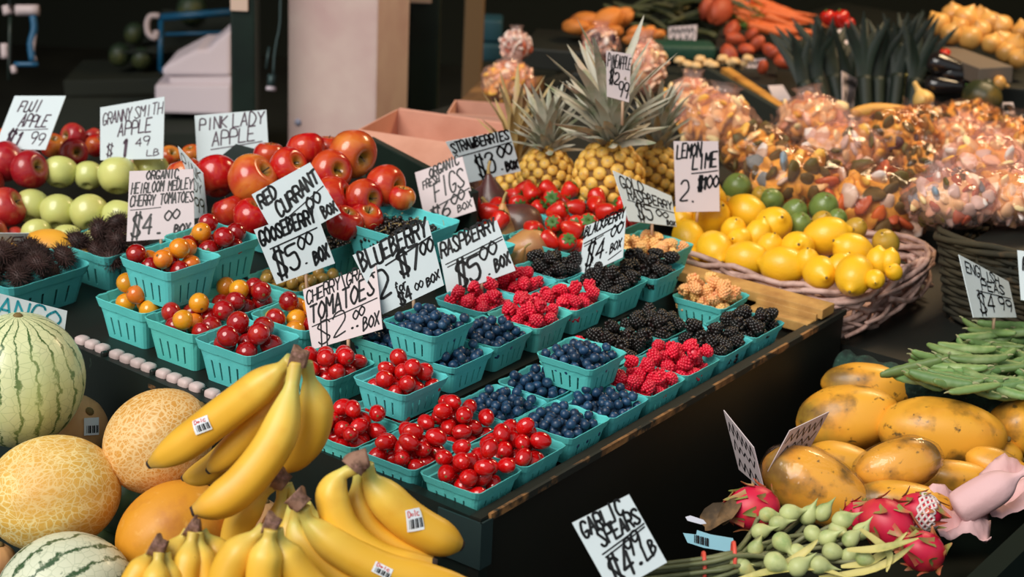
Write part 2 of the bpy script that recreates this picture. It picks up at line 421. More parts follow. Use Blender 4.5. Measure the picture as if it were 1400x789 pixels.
m_fig = mat('fig_skin', (92, 50, 46), .4, .16, coat=.2, spots=[((142, 96, 50), 12, .5, .75), ((50, 38, 40), 20, .5, .7)])
m_figl = mat('light_fig_skin', (200, 142, 84), .4, .1, coat=.2, spots=[((138, 60, 60), 14, .5, .7), ((190, 150, 80), 18, .55, .75)])
m_stem = mat('pale_stem', (178, 150, 92), .7, 0)
for kn, m in (('fig', m_fig), ('figl', m_figl)):
    b = MB(); b.lathe([(0, -.026), (.012, -.0245), (.024, -.010), (.0245, .006), (.014, .024), (.006, .036), (.003, .041), (0, .0415)], 18, None, 0, 3, lambda a, t: 1+.015*math.cos(9*a))
    c = MB(); c.tube([(0, 0, .040), (.001, 0, .050), (.004, 0, .058)], [.0026, .002], 6)
    KIND[kn] = ('fig', 'fig', b.mesh('fig', m), [('stem', c.mesh('stem', m_stem))])
m_goose = mat('gooseberry_skin', (176, 134, 62), .3, .12, spots=[((140, 120, 50), 30, .5, .7), ((110, 60, 40), 26, .6, .75)], coat=.3)
b = MB(); b.blob((.011, .011, .0125), 12, 8); b.tube([(0, 0, .0122), (.0006, 0, .0155)], [.0012, .0006], 5, mi=1)
KIND['goose'] = ('gooseberry', 'berry', b.mesh('gooseberry', [m_goose, m_scar]), [])

def pack(n, half, rfn, floor, seed, dome=.18, tries=40, slope=.2):
    """drop balls one after another into a square box; returns (x, y, z, r)"""
    rr = random.Random(seed); P = np.zeros((0, 4)); out = []
    for i in range(n):
        r = rfn(rr); best = None; h = half-r+slope*.022
        for _ in range(tries):
            x, y = rr.uniform(-h, h), rr.uniform(-h, h); z = floor+max(r, (max(abs(x), abs(y))+r-half)/slope)
            if len(P):
                d2 = (P[:, 0]-x)**2+(P[:, 1]-y)**2; s = (P[:, 3]+r)**2-d2; k = s > 0
                if k.any(): z = max(z, float((P[k, 2]+np.sqrt(s[k])).max()))
            sc = z+dome*(x*x+y*y)/half
            if best is None or sc < best[0]: best = (sc, x, y, z, r)
        out.append(best[1:]); P = np.vstack([P, best[1:]])
    return out
# fill -> (kinds with weights, n, ball radius, scale spread, label of one)
FILL = {
 'grape': ([('grape', 1)], 20, .0140, 'glossy red grape tomato'),
 'cherry': ([('cherry', .7), ('grape', .3)], 16, .0142, 'round red cherry tomato'),
 'heir': ([('heir', .62), ('orange', .38)], 10, .0182, 'shiny heirloom cherry tomato'),
 'heiro': ([('heir', .2), ('orange', .8)], 9, .0180, 'orange heirloom cherry tomato'),
 'heirr': ([('heir', 1)], 9, .0184, 'dark red heirloom cherry tomato'),
 'blue': ([('blue', 1)], 62, .0086, 'dusky blueberry'),
 'rasp': ([('rasp', 1)], 25, .0124, 'bright red raspberry'),
 'black': ([('black', 1)], 23, .0128, 'black blackberry'),
 'gold': ([('gold', 1)], 33, .0120, 'peach coloured raspberry'),
 'goldq': ([('gold', 1)], 30, .0120, 'peach coloured raspberry'),
 'straw': ([('straw', 1)], 15, .0205, 'large red strawberry'),
 'goose': ([('goose', 1)], 34, .0114, 'amber gooseberry'),
 'none': ([], 0, .01, ''),
}
BLUE = []
def box(r, l, zb, typ, fill, desc, rz=0, seed=0, where=None):
    """one teal pulp box: front corner (r,l) in table coordinates, base at zb"""
    ms, size, h, fl = BT[typ]; M = TM(0, 0, 0)
    c = TM(r+size/2-.0015, l+size/2-.0015, zb, rz)
    o = ob('berry_box', ms[seed % len(ms)], None, c); tag(o, desc, 'box', 'teal pulp boxes on the berry table')
    kinds, n, rad, lab = FILL[fill]
    if not n: return c
    pts = pack(n, size/2*(.82+.18*fl/h)-.003, lambda q: rad*q.uniform(.93, 1.05), fl, seed*7+3, dome=.10)
    for x, y, z, rr_ in pts:
        s = rr_/rad; q = rnd.random(); kk = kinds[0][0]
        for kname, w in kinds:
            if q < w: kk = kname; break
            q -= w
        if fill == 'grape': R_ = Matrix.Rotation(rnd.uniform(0, 6.3), 4, 'Z') @ Matrix.Rotation(rnd.uniform(.8, 1.9), 4, 'X')
        elif fill == 'straw': R_ = Matrix.Rotation(rnd.uniform(0, 6.3), 4, 'Z') @ Matrix.Rotation(rnd.uniform(.6, 2.3), 4, 'X')
        elif fill == 'blue': R_ = Matrix.Rotation(rnd.uniform(0, 6.3), 4, 'Z') @ Matrix.Rotation(rnd.uniform(0, 1.7), 4, 'X')
        else: R_ = rrot()
        Mx = c @ TL_((x, y, z)) @ R_ @ SM(s)
        if fill == 'blue': BLUE.append((z, Mx, where)); continue
        spawn(kk, Mx, '%s in %s' % (lab, where), '%ss in %s' % (lab, where))
    return c
S = .1185
# ------------------------------------------------------------------ the berry boxes
BX = [ # r, l, base, type, fill, box label, where (for the fruit)
 (0, 0, -.052, 'half', 'grape', 'teal box of grape tomatoes at the very front corner of the table', 'the box at the table corner'),
 (0, S, -.052, 'half', 'grape', 'teal box of grape tomatoes second along the left table edge', 'the box second along the left edge'),
 (0, 2*S, -.052, 'half', 'grape', 'teal box of grape tomatoes half hidden behind the hanging bananas', 'the box behind the hanging bananas'),
 (S, 0, -.052, 'half', 'grape', 'teal box of grape tomatoes second along the right table edge', 'the box second along the right edge'),
 (S, S, -.052, 'half', 'grape', 'teal box of grape tomatoes one row in from the front corner', 'the box one row in from the corner'),
 (S, 2*S, -.052, 'half', 'grape', 'shaded teal box of tomatoes under the raised grape tomato box', 'the box under the raised tomato box'),
 (2*S+.004, 0, -.048, 'half', 'blue', 'teal box of blueberries in front on the right table edge', 'the front edge box'),
 (2*S, S, -.052, 'half', 'blue', 'teal box of blueberries just left of the front edge blueberries', 'the box left of it'),
 (3*S+.002, 0, -.052, 'half', 'blue', 'teal box of blueberries under the right side of the stacked box', 'the box'),
 (3*S, S, -.052, 'half', 'blue', 'teal box of blueberries in the shade behind the stacked box', 'the box'),
 (4*S, 0, -.052, 'half', 'rasp', 'teal box of raspberries nearest the front on the right edge', 'the nearest box on the right edge'),
 (5*S, 0, -.052, 'half', 'rasp', 'teal box of raspberries next to blackberries on the right edge', 'the right edge box next to blackberries'),
 (4*S, S, -.052, 'half', 'rasp', 'teal box of raspberries behind the stacked blueberry box', 'the box behind the stacked blueberries'),
 (6*S, 0, -.052, 'half', 'black', 'teal box of blackberries beside raspberries on the right edge', 'the right edge box beside raspberries'),
 (7*S, 0, -.052, 'half', 'black', 'teal box of blackberries last on the right table edge', 'the last box on the right edge'),
 (5*S, S, -.052, 'half', 'black', 'teal box of blackberries below the raised blackberry boxes', 'the box below the raised blackberries'),
 (6*S, S, -.052, 'half', 'black', 'teal box of blackberries in front of the peach raspberries', 'the box before the peach raspberries'),
 (.917, S+.002, -.052, 'half', 'gold', 'teal box of peach raspberries beside the yellow wood plank', 'the box beside the yellow plank'),
 # raised row
 (.250, .240, .001, 'half', 'blue', 'teal box of blueberries under the right half of the top box', 'the box'),
 (.250, .357, .001, 'half', 'blue', 'teal box of blueberries under the left half of the top box', 'the box'),
 (.368, .244, .001, 'half', 'blue', 'teal box of blueberries in front of the red raspberry row', 'the box'),
 (.486, .241, .001, 'half', 'rasp', 'teal box of raspberries in front, below the handwritten price card', 'the front box below the price card'),
 (.486, .358, .001, 'half', 'rasp', 'teal box of raspberries touching the raspberry price card', 'the box touching the price card'),
 (.604, .241, .001, 'half', 'rasp', 'teal box of raspberries in front of the blackberry price card', 'the box before the blackberry card'),
 (.604, .358, .001, 'half', 'rasp', 'teal box of raspberries right of the price card, before blackberries', 'the box right of the price card'),
 (.722, .352, .001, 'half', 'black', 'teal box of blackberries left of the blackberry price card', 'the box left of its price card'),
 (.722, .234, .002, 'half', 'black', 'raised teal box of blackberries right under the blackberry card', 'the box under its price card'),
 (.842, .225, .001, 'half', 'black', 'raised teal box of blackberries in front of the peach raspberries', 'the raised box right of the card'),
 # stacked tops
 (.232, .268, .0535, 'half', 'blue', 'teal box of blueberries stacked highest beside the tomato price card', 'the top box'),
 (.392, .068, .0015, 'half', 'blue', 'teal box of blueberries stacked alone above the other blueberries', 'the stacked box'),
 (.112, .228, .0015, 'half', 'cherry', 'teal box of red tomatoes stacked right of the hanging bananas', 'the raised box right of the bananas'),
 (.122, .388, -.0225, 'half', 'cherry', 'teal box of red tomatoes right behind the hanging bananas stems', 'the box behind the banana stems'),
 # left corner, heirlooms
 (.068, .520, -.0225, 'pint', 'heirr', 'deep teal box of dark red tomatoes at the left table edge', 'the deep box of only reds'),
 (.078, .652, -.0225, 'pint', 'heir', 'deep teal box of mixed tomatoes under the raised box', 'the deep box under the raised one'),
 (.090, .786, -.0225, 'pint', 'heiro', 'deep teal box of orange tomatoes leftmost on the table edge', 'the leftmost deep box'),
 (.212, .532, -.0225, 'pint', 'heir', 'deep teal box of tomatoes below the gooseberry price card', 'the box below the gooseberry card'),
 (.205, .665, -.0225, 'pint', 'heir', 'deep teal box of tomatoes behind the reds, below raised boxes', 'the box behind the reds'),
 (.221, .797, -.0225, 'pint', 'none', 'deep teal box carrying the second raised tomato box', ''),
 (.118, .752, .053, 'pint', 'heir', 'raised deep teal box of red and orange tomatoes, leftmost', 'the leftmost raised box'),
 (.243, .775, .053, 'pint', 'heir', 'raised deep teal box of tomatoes behind the other raised one', 'the raised box at the back'),
 (.346, .668, -.0225, 'pint', 'goose', 'teal box of amber gooseberries under the gooseberry card', 'the box under their card'),
 # back
 (.522, .560, .056, 'quart', 'none', 'raised large teal box of black currants behind the blueberry card', ''),
 (.500, .736, .0, 'pint', 'none', 'lower teal box of black currants beside the red currants', ''),
 (.655, .500, .001, 'pint', 'none', 'teal box of black currants right behind the blueberry card', ''),
 (.480, .872, .036, 'pint', 'none', 'teal box of red currants right of the gooseberry card', ''),
 (.962, .285, -.024, 'pint', 'goldq', 'large teal box of peach raspberries below their slanted price card', 'the large box below their card'),
 (.866, .425, -.025, 'quart', 'straw', 'large teal box of strawberries nearest the blackberries', 'the large box near the blackberries'),
 (.866, .592, -.025, 'quart', 'straw', 'large teal box of strawberries behind the figs', 'the large box behind the figs'),
 (1.033, .440, -.025, 'quart', 'straw', 'large teal box of strawberries in front of the middle pineapple', 'the large box before the middle pineapple'),
 (1.033, .607, -.025, 'quart', 'straw', 'large teal box of strawberries below the strawberry price card', 'the large box below their card'),
]
for i, (r, l, zb, ty, fi, lab, wh) in enumerate(BX):
    box(r, l, zb, ty, fi, lab, rnd.uniform(-.03, .03), i, (wh or '').strip() if fi != 'blue' else lab.replace('teal box of blueberries', 'the box'))
# blueberries: the 300 lying uppermost one by one, the rest beneath them as stuff
byb = {}
for z, Mx, w in BLUE: byb.setdefault(w, []).append((z, Mx))
low = MB(); me = KIND['blue'][2]; bv = [v.co.copy() for v in me.vertices]; bf = [tuple(p.vertices) for p in me.polygons]; bmi = [p.material_index for p in me.polygons]
per = 300//len(byb)
for w, lst in byb.items():
    lst.sort(key=lambda t: -t[0])
    for z, Mx in lst[:per]: spawn('blue', Mx, 'dusky blueberry in '+w, 'blueberries in '+w)
    for z, Mx in lst[per:]:
        low.add(bv, bf, Mx); low.m[-len(bf):] = bmi
o = solo('blueberries', low, [m_blue, m_bluec], 'dark blueberries filling the lower layer of the teal boxes', 'berries'); o['kind'] = 'stuff'
# ------------------------------------------------------------------ hand lettered price cards
GLY = {'A': '00 26 40|12 32', 'B': '00 06 26 35 24 03|24 42 31 00', 'C': '45 36 16 04 02 10 30 41', 'D': '00 06 26 44 42 20 00', 'E': '46 06 00 40|03 33',
 'F': '46 06 00|03 33', 'G': '45 36 16 04 02 10 30 42 22', 'H': '00 06|40 46|03 43', 'I': '20 26', 'J': '36 31 20 10 01', 'K': '00 06|46 03 40', 'L': '06 00 40',
 'M': '00 06 23 46 40', 'N': '00 06 40 46', 'O': '26 04 02 20 42 44 26', 'P': '00 06 36 45 43 03', 'R': '00 06 36 45 43 03 23 40', 'S': '45 36 16 05 14 32 41 30 10 01',
 'T': '06 46|26 20', 'U': '06 01 10 30 41 46', 'V': '06 20 46', 'W': '06 10 23 30 46', 'X': '00 46|06 40', 'Y': '06 23 46|23 20', 'Z': '06 46 00 40',
 '0': '26 04 02 20 42 44 26', '1': '15 26 20', '2': '05 16 36 45 43 00 40', '3': '05 16 36 45 34 13|34 43 41 30 10 01', '4': '36 02 42|35 30', '5': '46 06 04 34 42 41 30 10 01',
 '6': '36 14 02 10 30 41 33 13 02', '7': '06 46 10', '8': '23 05 16 36 45 23 02 10 30 42 23', '9': '44 33 13 05 16 36 45 43 30', '$': '45 36 16 05 14 32 41 30 10 01|17 1/|37 3/',
 '.': '20 30', '/': '4/ 07', '-': '13 33', 'f': '45 36 25 20|14 34', 'o': '13 02 11 31 42 33 13', 'r': '03 00|02 13 33', ':': '24 25|21 22'}
def strokes(ch):
    for s in GLY.get(ch, '').split('|'):
        if s: yield [(int(p[0])/4, (-1 if p[1] == '/' else int(p[1]))/6) for p in s.split()]
m_card = mat('white_card', (206, 216, 219), .6, .02, bump=(12, .002))
m_cardp = mat('pinkish_card', (212, 196, 197), .6, .02, bump=(12, .002))
m_ink = mat('black_marker', (14, 13, 16), .45, 0); m_inkp = mat('faded_purple_marker', (74, 50, 66), .5, 0); m_inkt = mat('teal_marker', (30, 150, 165), .5, 0); m_inkr = mat('red_print', (205, 50, 50), .5, 0)
m_stake = mat('wood_stake', (206, 170, 140), .7, 0)
def dirpx(px, py): return (atd(px, py, 1)-CAM)
def card(quad, d, items, label, ink=None, paper=None, stake=.022, sx=.5, group='hand lettered price cards', flat=.6):
    cx, cy = (quad[2][0]+quad[3][0])/2, (quad[2][1]+quad[3][1])/2
    C = at(cx, cy, d[1]) if isinstance(d, tuple) else atd(cx, cy, d)
    dirs = [dirpx(*q) for q in quad]; best = None
    vd = (CAM-C).normalized(); az0 = math.atan2(vd.y, vd.x)
    for yi in range(-13, 14):
        for li in range(-6, 8):
            az = az0+yi*math.radians(5.5); el = math.radians(5+li*8)
            n = Vector((math.cos(az)*math.cos(el), math.sin(az)*math.cos(el), math.sin(el)))
            if n.dot(vd) < .2: continue
            P = [CAM+q*((C-CAM).dot(n)/q.dot(n)) for q in dirs]
            e = [(P[(i+1) % 4]-P[i]) for i in range(4)]
            if min(x.length for x in e) < .005: continue
            err = sum(abs(e[i].normalized().dot(e[(i+1) % 4].normalized())) for i in range(4))
            err += flat*(1-n.dot(vd))+.15*abs(li*8+5-20)/60
            if best is None or err < best[0]: best = (err, n, P)
    _, n, P = best
    mb = MB(); th = n*.0014
    loc = (P[2]+P[3])/2
    f4 = [p-loc for p in P]
    N = 6; vs = []
    for k in (0, 1):
        for j in range(N+1):
            for i in range(N+1):
                u, v = i/N, j/N
                q = (f4[0]*(1-u)+f4[1]*u)*(1-v)+(f4[3]*(1-u)+f4[2]*u)*v
                vs.append(q-th*k)
    g = lambda i, j, k: k*(N+1)**2+j*(N+1)+i
    fs = []
    for j in range(N):
        for i in range(N): fs += [(g(i, j, 0), g(i, j+1, 0), g(i+1, j+1, 0), g(i+1, j, 0)), (g(i, j, 1), g(i+1, j, 1), g(i+1, j+1, 1), g(i, j+1, 1))]
    for i in range(N): fs += [(g(i, 0, 0), g(i+1, 0, 0), g(i+1, 0, 1), g(i, 0, 1)), (g(i, N, 0), g(i, N, 1), g(i+1, N, 1), g(i+1, N, 0)), (g(0, i, 0), g(0, i, 1), g(0, i+1, 1), g(0, i+1, 0)), (g(N, i, 0), g(N, i+1, 0), g(N, i+1, 1), g(N, i, 1))]
    mb.add(vs, fs)
    o = ob('price_card', mb.mesh('price_card', paper or m_card, False), None, TL_(loc))
    tag(o, label, 'price card', group)
    def uv(u, v): return (f4[0]*(1-u)+f4[1]*u)*(1-v)+(f4[3]*(1-u)+f4[2]*u)*v+n*.0006
    H = ((f4[3]-f4[0]).length+(f4[2]-f4[1]).length)/2; Wd = ((f4[1]-f4[0]).length+(f4[2]-f4[3]).length)/2
    L = MB(); rr = random.Random(hash(label) % 1000 if False else len(label)*31+len(items))
    def stroke(pts, w):
        pts = [Vector(p) for p in pts]
        if len(pts) > 4: pts = smooth_pts(pts, 3)
        for a, b_ in zip(pts, pts[1:]):
            t = (b_-a)
            if t.length < 1e-6: continue
            s = t.normalized().cross(n)*w/2
            L.add([a+s, a-s, b_-s, b_+s], [(0, 1, 2, 3)])
        for p in pts:
            t1 = n.orthogonal().normalized(); t2 = n.cross(t1)
            L.add([p+(t1*math.cos(k*PI/3)+t2*math.sin(k*PI/3))*w/2 for k in range(6)], [tuple(range(6))])
    for it in items:
        txt, u0, v0, u1, v1, h, w = it[:7]; sl = it[7] if len(it) > 7 else .12
        w = w*H
        if txt == '_': stroke([uv(u0, v0), uv((u0+u1)/2, (v0+v1)/2+.004), uv(u1, v1)], w); continue
        if txt == '~':     # illegible scribble
            k = int(h*10); pts = []
            for i in range(k+1):
                t = i/k; pts.append(uv(u0+(u1-u0)*t, (v0 if i % 2 else v1)+rr.uniform(-.03, .03)))
            for a_, b_ in zip(pts, pts[1:]): stroke([a_, b_], w)
            continue
        adv = (u1-u0)/max(1, len(txt)); ang = (v1-v0)/(u1-u0)
        for k, ch in enumerate(txt):
            if ch == ' ': continue
            x0 = u0+adv*k; y0 = v0+ang*adv*k+rr.uniform(-.02, .02)*h*2; hh = h*rr.uniform(.92, 1.08); cw = adv*.76
            for st_ in strokes(ch):
                stroke([uv(x0+x*cw+y*sl*h*H/Wd+rr.uniform(-.03, .03)*cw, y0+ang*x*cw-y*hh) for x, y in st_], w)
    if L.f: part('lettering', L, ink or m_ink, o, None, None, False)
    if stake:
        b = MB(); a = f4[3]*(1-sx)+f4[2]*sx; up = ((f4[0]+f4[1])/2-a).normalized()
        dn = Vector((0, 0, -1))*.75-up*.25
        top = a+up*min(.05, H*.4)-n*.0035; 
        b.tube([top, a-n*.0035, a+dn*stake-n*.0035], .0032, 6, 1); part('stake', b, m_stake, o)
    return o
q = card
q([(20, 131), (90, 131), (62, 205), (-8, 203)], 3.85, [('FUJI', .18, .30, .62, .30, .20, .028), ('APPLE', .30, .58, .86, .58, .22, .028), ('_', .2, .66, .9, .62, 0, .016), ('$1', .16, .96, .52, .96, .26, .045), ('99', .62, .90, .92, .92, .2, .022)], 'white card reading fuji apple, leftmost of the apple cards', m_inkp)
q([(137, 147), (225, 132), (223, 217), (137, 219)], 3.8, [('GRANNY', .04, .34, .50, .30, .20, .022), ('SMITH', .54, .29, .99, .26, .18, .02), ('APPLE', .28, .58, .82, .54, .22, .026), ('$', .10, .92, .22, .92, .2, .022), ('1', .34, .93, .48, .93, .3, .06), ('49', .56, .78, .80, .76, .14, .02), ('LB', .74, .95, .96, .95, .1, .018)], 'white card reading granny smith apple above the green apples', m_inkp)
q([(266, 158), (364, 150), (368, 221), (270, 229)], 3.85, [('PINK', .06, .30, .46, .28, .22, .028), ('LADY', .52, .28, .98, .26, .24, .028), ('APPLE', .22, .62, .84, .56, .26, .028), ('_', .2, .68, .92, .60, 0, .02), ('2', .40, 1.0, .60, 1.0, .24, .025), ('99', .66, .96, .98, .95, .24, .02)], 'white card reading pink lady apple standing above the red apples', m_inkp)
q([(243, 200), (277, 237), (283, 296), (264, 299)], 3.55, [('PINK', .08, .28, .95, .24, .2, .022), ('LADY', .1, .55, .9, .52, .2, .022), ('99', .35, .92, .95, .9, .26, .03)], 'narrow white card seen nearly edge-on beside the tomato card', m_ink, flat=.1)
q([(177, 234), (264, 231), (266, 324), (173, 330)], 3.42, [('ORGANIC', .27, .13, .78, .12, .12, .022), ('HEIRLOOM MEDLEY', .04, .33, .99, .29, .15, .02), ('CHERRY TOMATOES', .03, .51, 1.0, .48, .15, .02), ('_', .04, .56, .5, .54, 0, .012), ('$4.', .06, .93, .56, .90, .28, .032), ('00', .56, .74, .80, .70, .14, .024), ('BOX', .70, .94, .95, .92, .12, .03)], 'pinkish card reading organic heirloom medley cherry tomatoes', m_ink, m_cardp)
q([(344, 266), (424, 222), (466, 291), (384, 336)], 3.3, [('RED', .03, .30, .34, .24, .22, .045), ('CURRANT', .20, .58, .99, .34, .24, .045), ('_', .2, .66, .98, .46, 0, .02), ('$5.', .14, .94, .5, .88, .22, .035), ('00', .62, .72, .88, .66, .2, .038), ('BOX', .76, .96, .99, .93, .18, .04)], 'white card reading red currant, tilted above the gooseberry card')
q([(347, 314), (431, 285), (458, 360), (378, 389)], ('z', .10), [('GOOSEBERRY', .02, .30, .96, .20, .24, .045), ('_', .12, .40, .92, .32, 0, .025), ('$5', .08, .90, .52, .82, .38, .045), ('.', .52, .84, .62, .82, .1, .03), ('00', .54, .60, .82, .54, .22, .036), ('BOX', .70, .92, .97, .86, .22, .045)], 'white card reading gooseberry on a pale stick', stake=.06)
q([(598, 332), (679, 301), (705, 370), (612, 404)], ('z', .07), [('RASPBERRY', .02, .30, .97, .16, .25, .042), ('_', .06, .44, .98, .32, 0, .02), ('_', .08, .50, .98, .37, 0, .02), ('$5', .16, .96, .56, .88, .42, .055), ('.', .60, .90, .68, .89, .1, .035), ('00', .58, .62, .88, .56, .26, .04), ('BOX', .74, .90, .99, .82, .22, .045)], 'white card reading raspberry, overlapping the blueberry card')
q([(482, 349), (585, 301), (607, 390), (523, 430)], ('z', .118), [('BLUEBERRY', .03, .30, .97, .19, .27, .040), ('_', .32, .35, .98, .24, 0, .025), ('2', .08, .78, .30, .76, .36, .04), ('for', .30, .84, .50, .80, .2, .024), ('$7', .46, .58, .80, .60, .32, .042), ('00', .80, .46, 1.0, .44, .18, .034), ('$4', .30, 1.0, .52, .97, .18, .034), ('00', .58, .90, .72, .87, .1, .022), ('BOX', .76, .92, .98, .86, .12, .026)], 'white card reading blueberry, two for seven dollars')
q([(414, 396), (514, 360), (523, 450), (427, 478)], ('z', .055), [('CHERRY/GRAPE', .03, .26, .99, .12, .19, .026), ('TOMATOES', .04, .58, .96, .44, .28, .036), ('_', .05, .64, .97, .52, 0, .018), ('$2', .10, .98, .54, .86, .32, .025), ('..', .56, .86, .70, .84, .08, .035), ('00', .62, .74, .80, .70, .13, .026), ('BOX', .74, .94, .98, .90, .18, .028)], 'pinkish card reading cherry and grape tomatoes', m_ink, m_cardp)
q([(567, 236), (632, 214), (651, 288), (583, 310)], ('z', .075), [('ORGANIC', .28, .18, .92, .10, .16, .03), ('FRESH', .10, .34, .46, .30, .14, .024), ('FIGS', .28, .62, .94, .48, .32, .032), ('_', .14, .74, .98, .58, 0, .025), ('$6', .14, .96, .56, .90, .24, .035), ('00', .58, .78, .88, .72, .18, .032), ('BOX', .66, .93, .96, .9, .12, .025)], 'pinkish card reading organic fresh figs', m_ink, m_cardp)
q([(609, 194), (696, 178), (712, 234), (640, 250)], 3.85, [('STRAWBERRIES', .03, .28, .98, .20, .22, .04), ('_', .08, .38, .98, .28, 0, .025), ('$3', .26, .92, .62, .86, .46, .045), ('.', .66, .86, .72, .86, .1, .04), ('00', .70, .60, .98, .54, .26, .045), ('BOX', .76, .94, .99, .9, .2, .045)], 'white card reading strawberries on a pale stick', stake=.06)
q([(829, 69), (863, 74), (860, 140), (830, 132)], 3.70, [('PINEAPPLE', .03, .34, .99, .34, .26, .022), ('$2', .1, .68, .52, .68, .26, .035), ('99', .48, .94, .96, .92, .3, .03)], 'narrow pinkish card reading pineapple among the spiky crowns', m_ink, m_cardp, stake=.05, sx=.75)
q([(838, 233), (918, 268), (925, 310), (860, 302)], ('z', .085), [('GOLD', .06, .30, .5, .24, .24, .04), ('RASPBERRY', .14, .52, .98, .48, .24, .04), ('_', .1, .56, 1.0, .56, 0, .02), ('$5', .22, .92, .56, .92, .34, .045), ('00', .62, .78, .88, .78, .18, .035), ('BOX', .8, .98, .99, .98, .14, .035)], 'white card reading gold raspberry, slanting down to the right', flat=.3)
q([(921, 193), (982, 193), (984, 289), (924, 290)], 3.78, [('LEMON', .05, .25, .62, .22, .2, .026), ('LIME', .40, .40, .97, .36, .2, .028), ('_', .38, .46, .97, .42, 0, .018), ('2', .10, .84, .32, .84, .26, .026), ('.', .36, .86, .42, .86, .1, .03), ('$1', .52, .68, .74, .68, .16, .04), ('00', .72, .66, 1.0, .66, .17, .028)], 'pinkish card reading lemon lime behind the lemons', m_ink, m_cardp)
q([(800, 309), (856, 288), (851, 352), (790, 380)], ('z', .075), [('BLACKBERRY', .02, .24, .99, .12, .2, .036), ('_', .04, .36, .98, .24, 0, .025), ('_', .06, .42, .5, .34, 0, .02), ('$4', .14, .86, .58, .76, .40, .045), ('.', .58, .74, .66, .74, .1, .03), ('00', .68, .46, .98, .42, .22, .036), ('BOX', .70, .80, .96, .74, .18, .034), ('_', .68, .92, .96, .84, 0, .02)], 'white card reading blackberry, standing between dark berry boxes')
q([(-28, 394), (92, 425), (86, 470), (-36, 440)], 2.93, [('MANGO', .05, .62, .96, .56, .5, .07)], 'white card with teal lettering behind the big striped melon', m_inkt)
q([(-36, 319), (40, 319), (26, 345), (-40, 345)], 3.52, [('VE', .5, .66, .95, .6, .45, .06)], 'small white card with purple letters at the left edge', m_inkp)
q([(782, 715), (860, 676), (912, 769), (836, 812)], 2.42, [('GARLIC', .06, .24, .82, .18, .2, .036), ('SPEARS', .24, .44, .98, .38, .2, .036), ('_', .18, .52, .98, .42, 0, .022), ('_', .20, .57, .96, .46, 0, .022), ('$4', .12, .98, .56, .90, .38, .04), ('.', .60, .86, .68, .84, .08, .05), ('99', .52, .72, .82, .66, .24, .034), ('LB', .74, .86, .98, .80, .18, .034)], 'white card reading garlic spears in front of the dark table side', stake=.10)
q([(1311, 348), (1379, 385), (1390, 434), (1331, 434)], 3.42, [('ENGLISH', .08, .26, .78, .24, .2, .034), ('PEAS', .34, .48, .86, .44, .2, .034), ('_', .2, .53, .95, .50, 0, .02), ('$4', .18, .92, .58, .90, .36, .04), ('99', .64, .84, .96, .84, .28, .036)], 'white card reading english peas above the pea pods')
q([(1391, 342), (1448, 350), (1455, 420), (1396, 410)], 3.4, [('PEAS', .1, .4, .9, .4, .25, .04)], 'white card cut off by the right edge beside the pea card')
q([(989, 561), (1030, 612), (1045, 672), (1010, 642)], 2.95, [('~', .06, .10, .94, .30, 1.2, .03), ('~', .1, .42, .9, .58, .9, .03), ('~', .1, .72, .9, .92, .8, .04)], 'pinkish card leaning left of the papayas, seen at a steep angle', m_ink, m_cardp, stake=.06, flat=.15)
q([(1080, 589), (1134, 563), (1106, 615), (1050, 645)], 2.99, [('~', .06, .12, .94, .36, 1.2, .03), ('~', .1, .46, .9, .62, .9, .03), ('~', .1, .72, .9, .92, .8, .04)], 'pinkish card leaning right against the papayas', m_ink, m_cardp, stake=.06)
BK = 'small price cards at the back produce shelf'
for qd, d, lb in (([(914, 37), (953, 34), (951, 62), (913, 64)], 5.9, 'small pinkish card at the back above the dark green trough'),
                  ([(1012, 81), (1047, 80), (1045, 108), (1013, 101)], 5.6, 'small pinkish card at the back beside the dark wood board'),
                  ([(1136, 43), (1167, 35), (1184, 75), (1162, 80)], 5.3, 'small cream card at the back standing among the leek tops'),
                  ([(1151, 97), (1172, 108), (1173, 148), (1152, 148)], 5.1, 'narrow cream card at the back in front of the leeks'),
                  ([(1000, -6), (1034, -6), (1033, 20), (1006, 25)], 6.3, 'cream card at the back cut by the top edge near carrots'),
                  ([(1370, 140), (1385, 140), (1391, 172), (1374, 171)], 4.9, 'tiny cream card at the far right near the dark squash')):
    q(qd, d, [('~', .08, .12, .92, .36, 1.0, .08), ('~', .1, .5, .9, .85, .7, .07)], lb, m_ink, m_cardp, stake=.06, group=BK)
q([(1050, 117), (1070, 116), (1083, 137), (1060, 140)], 5.2, [], 'plain pinkish card at the back above the bags', None, m_cardp, stake=.16, group=BK)
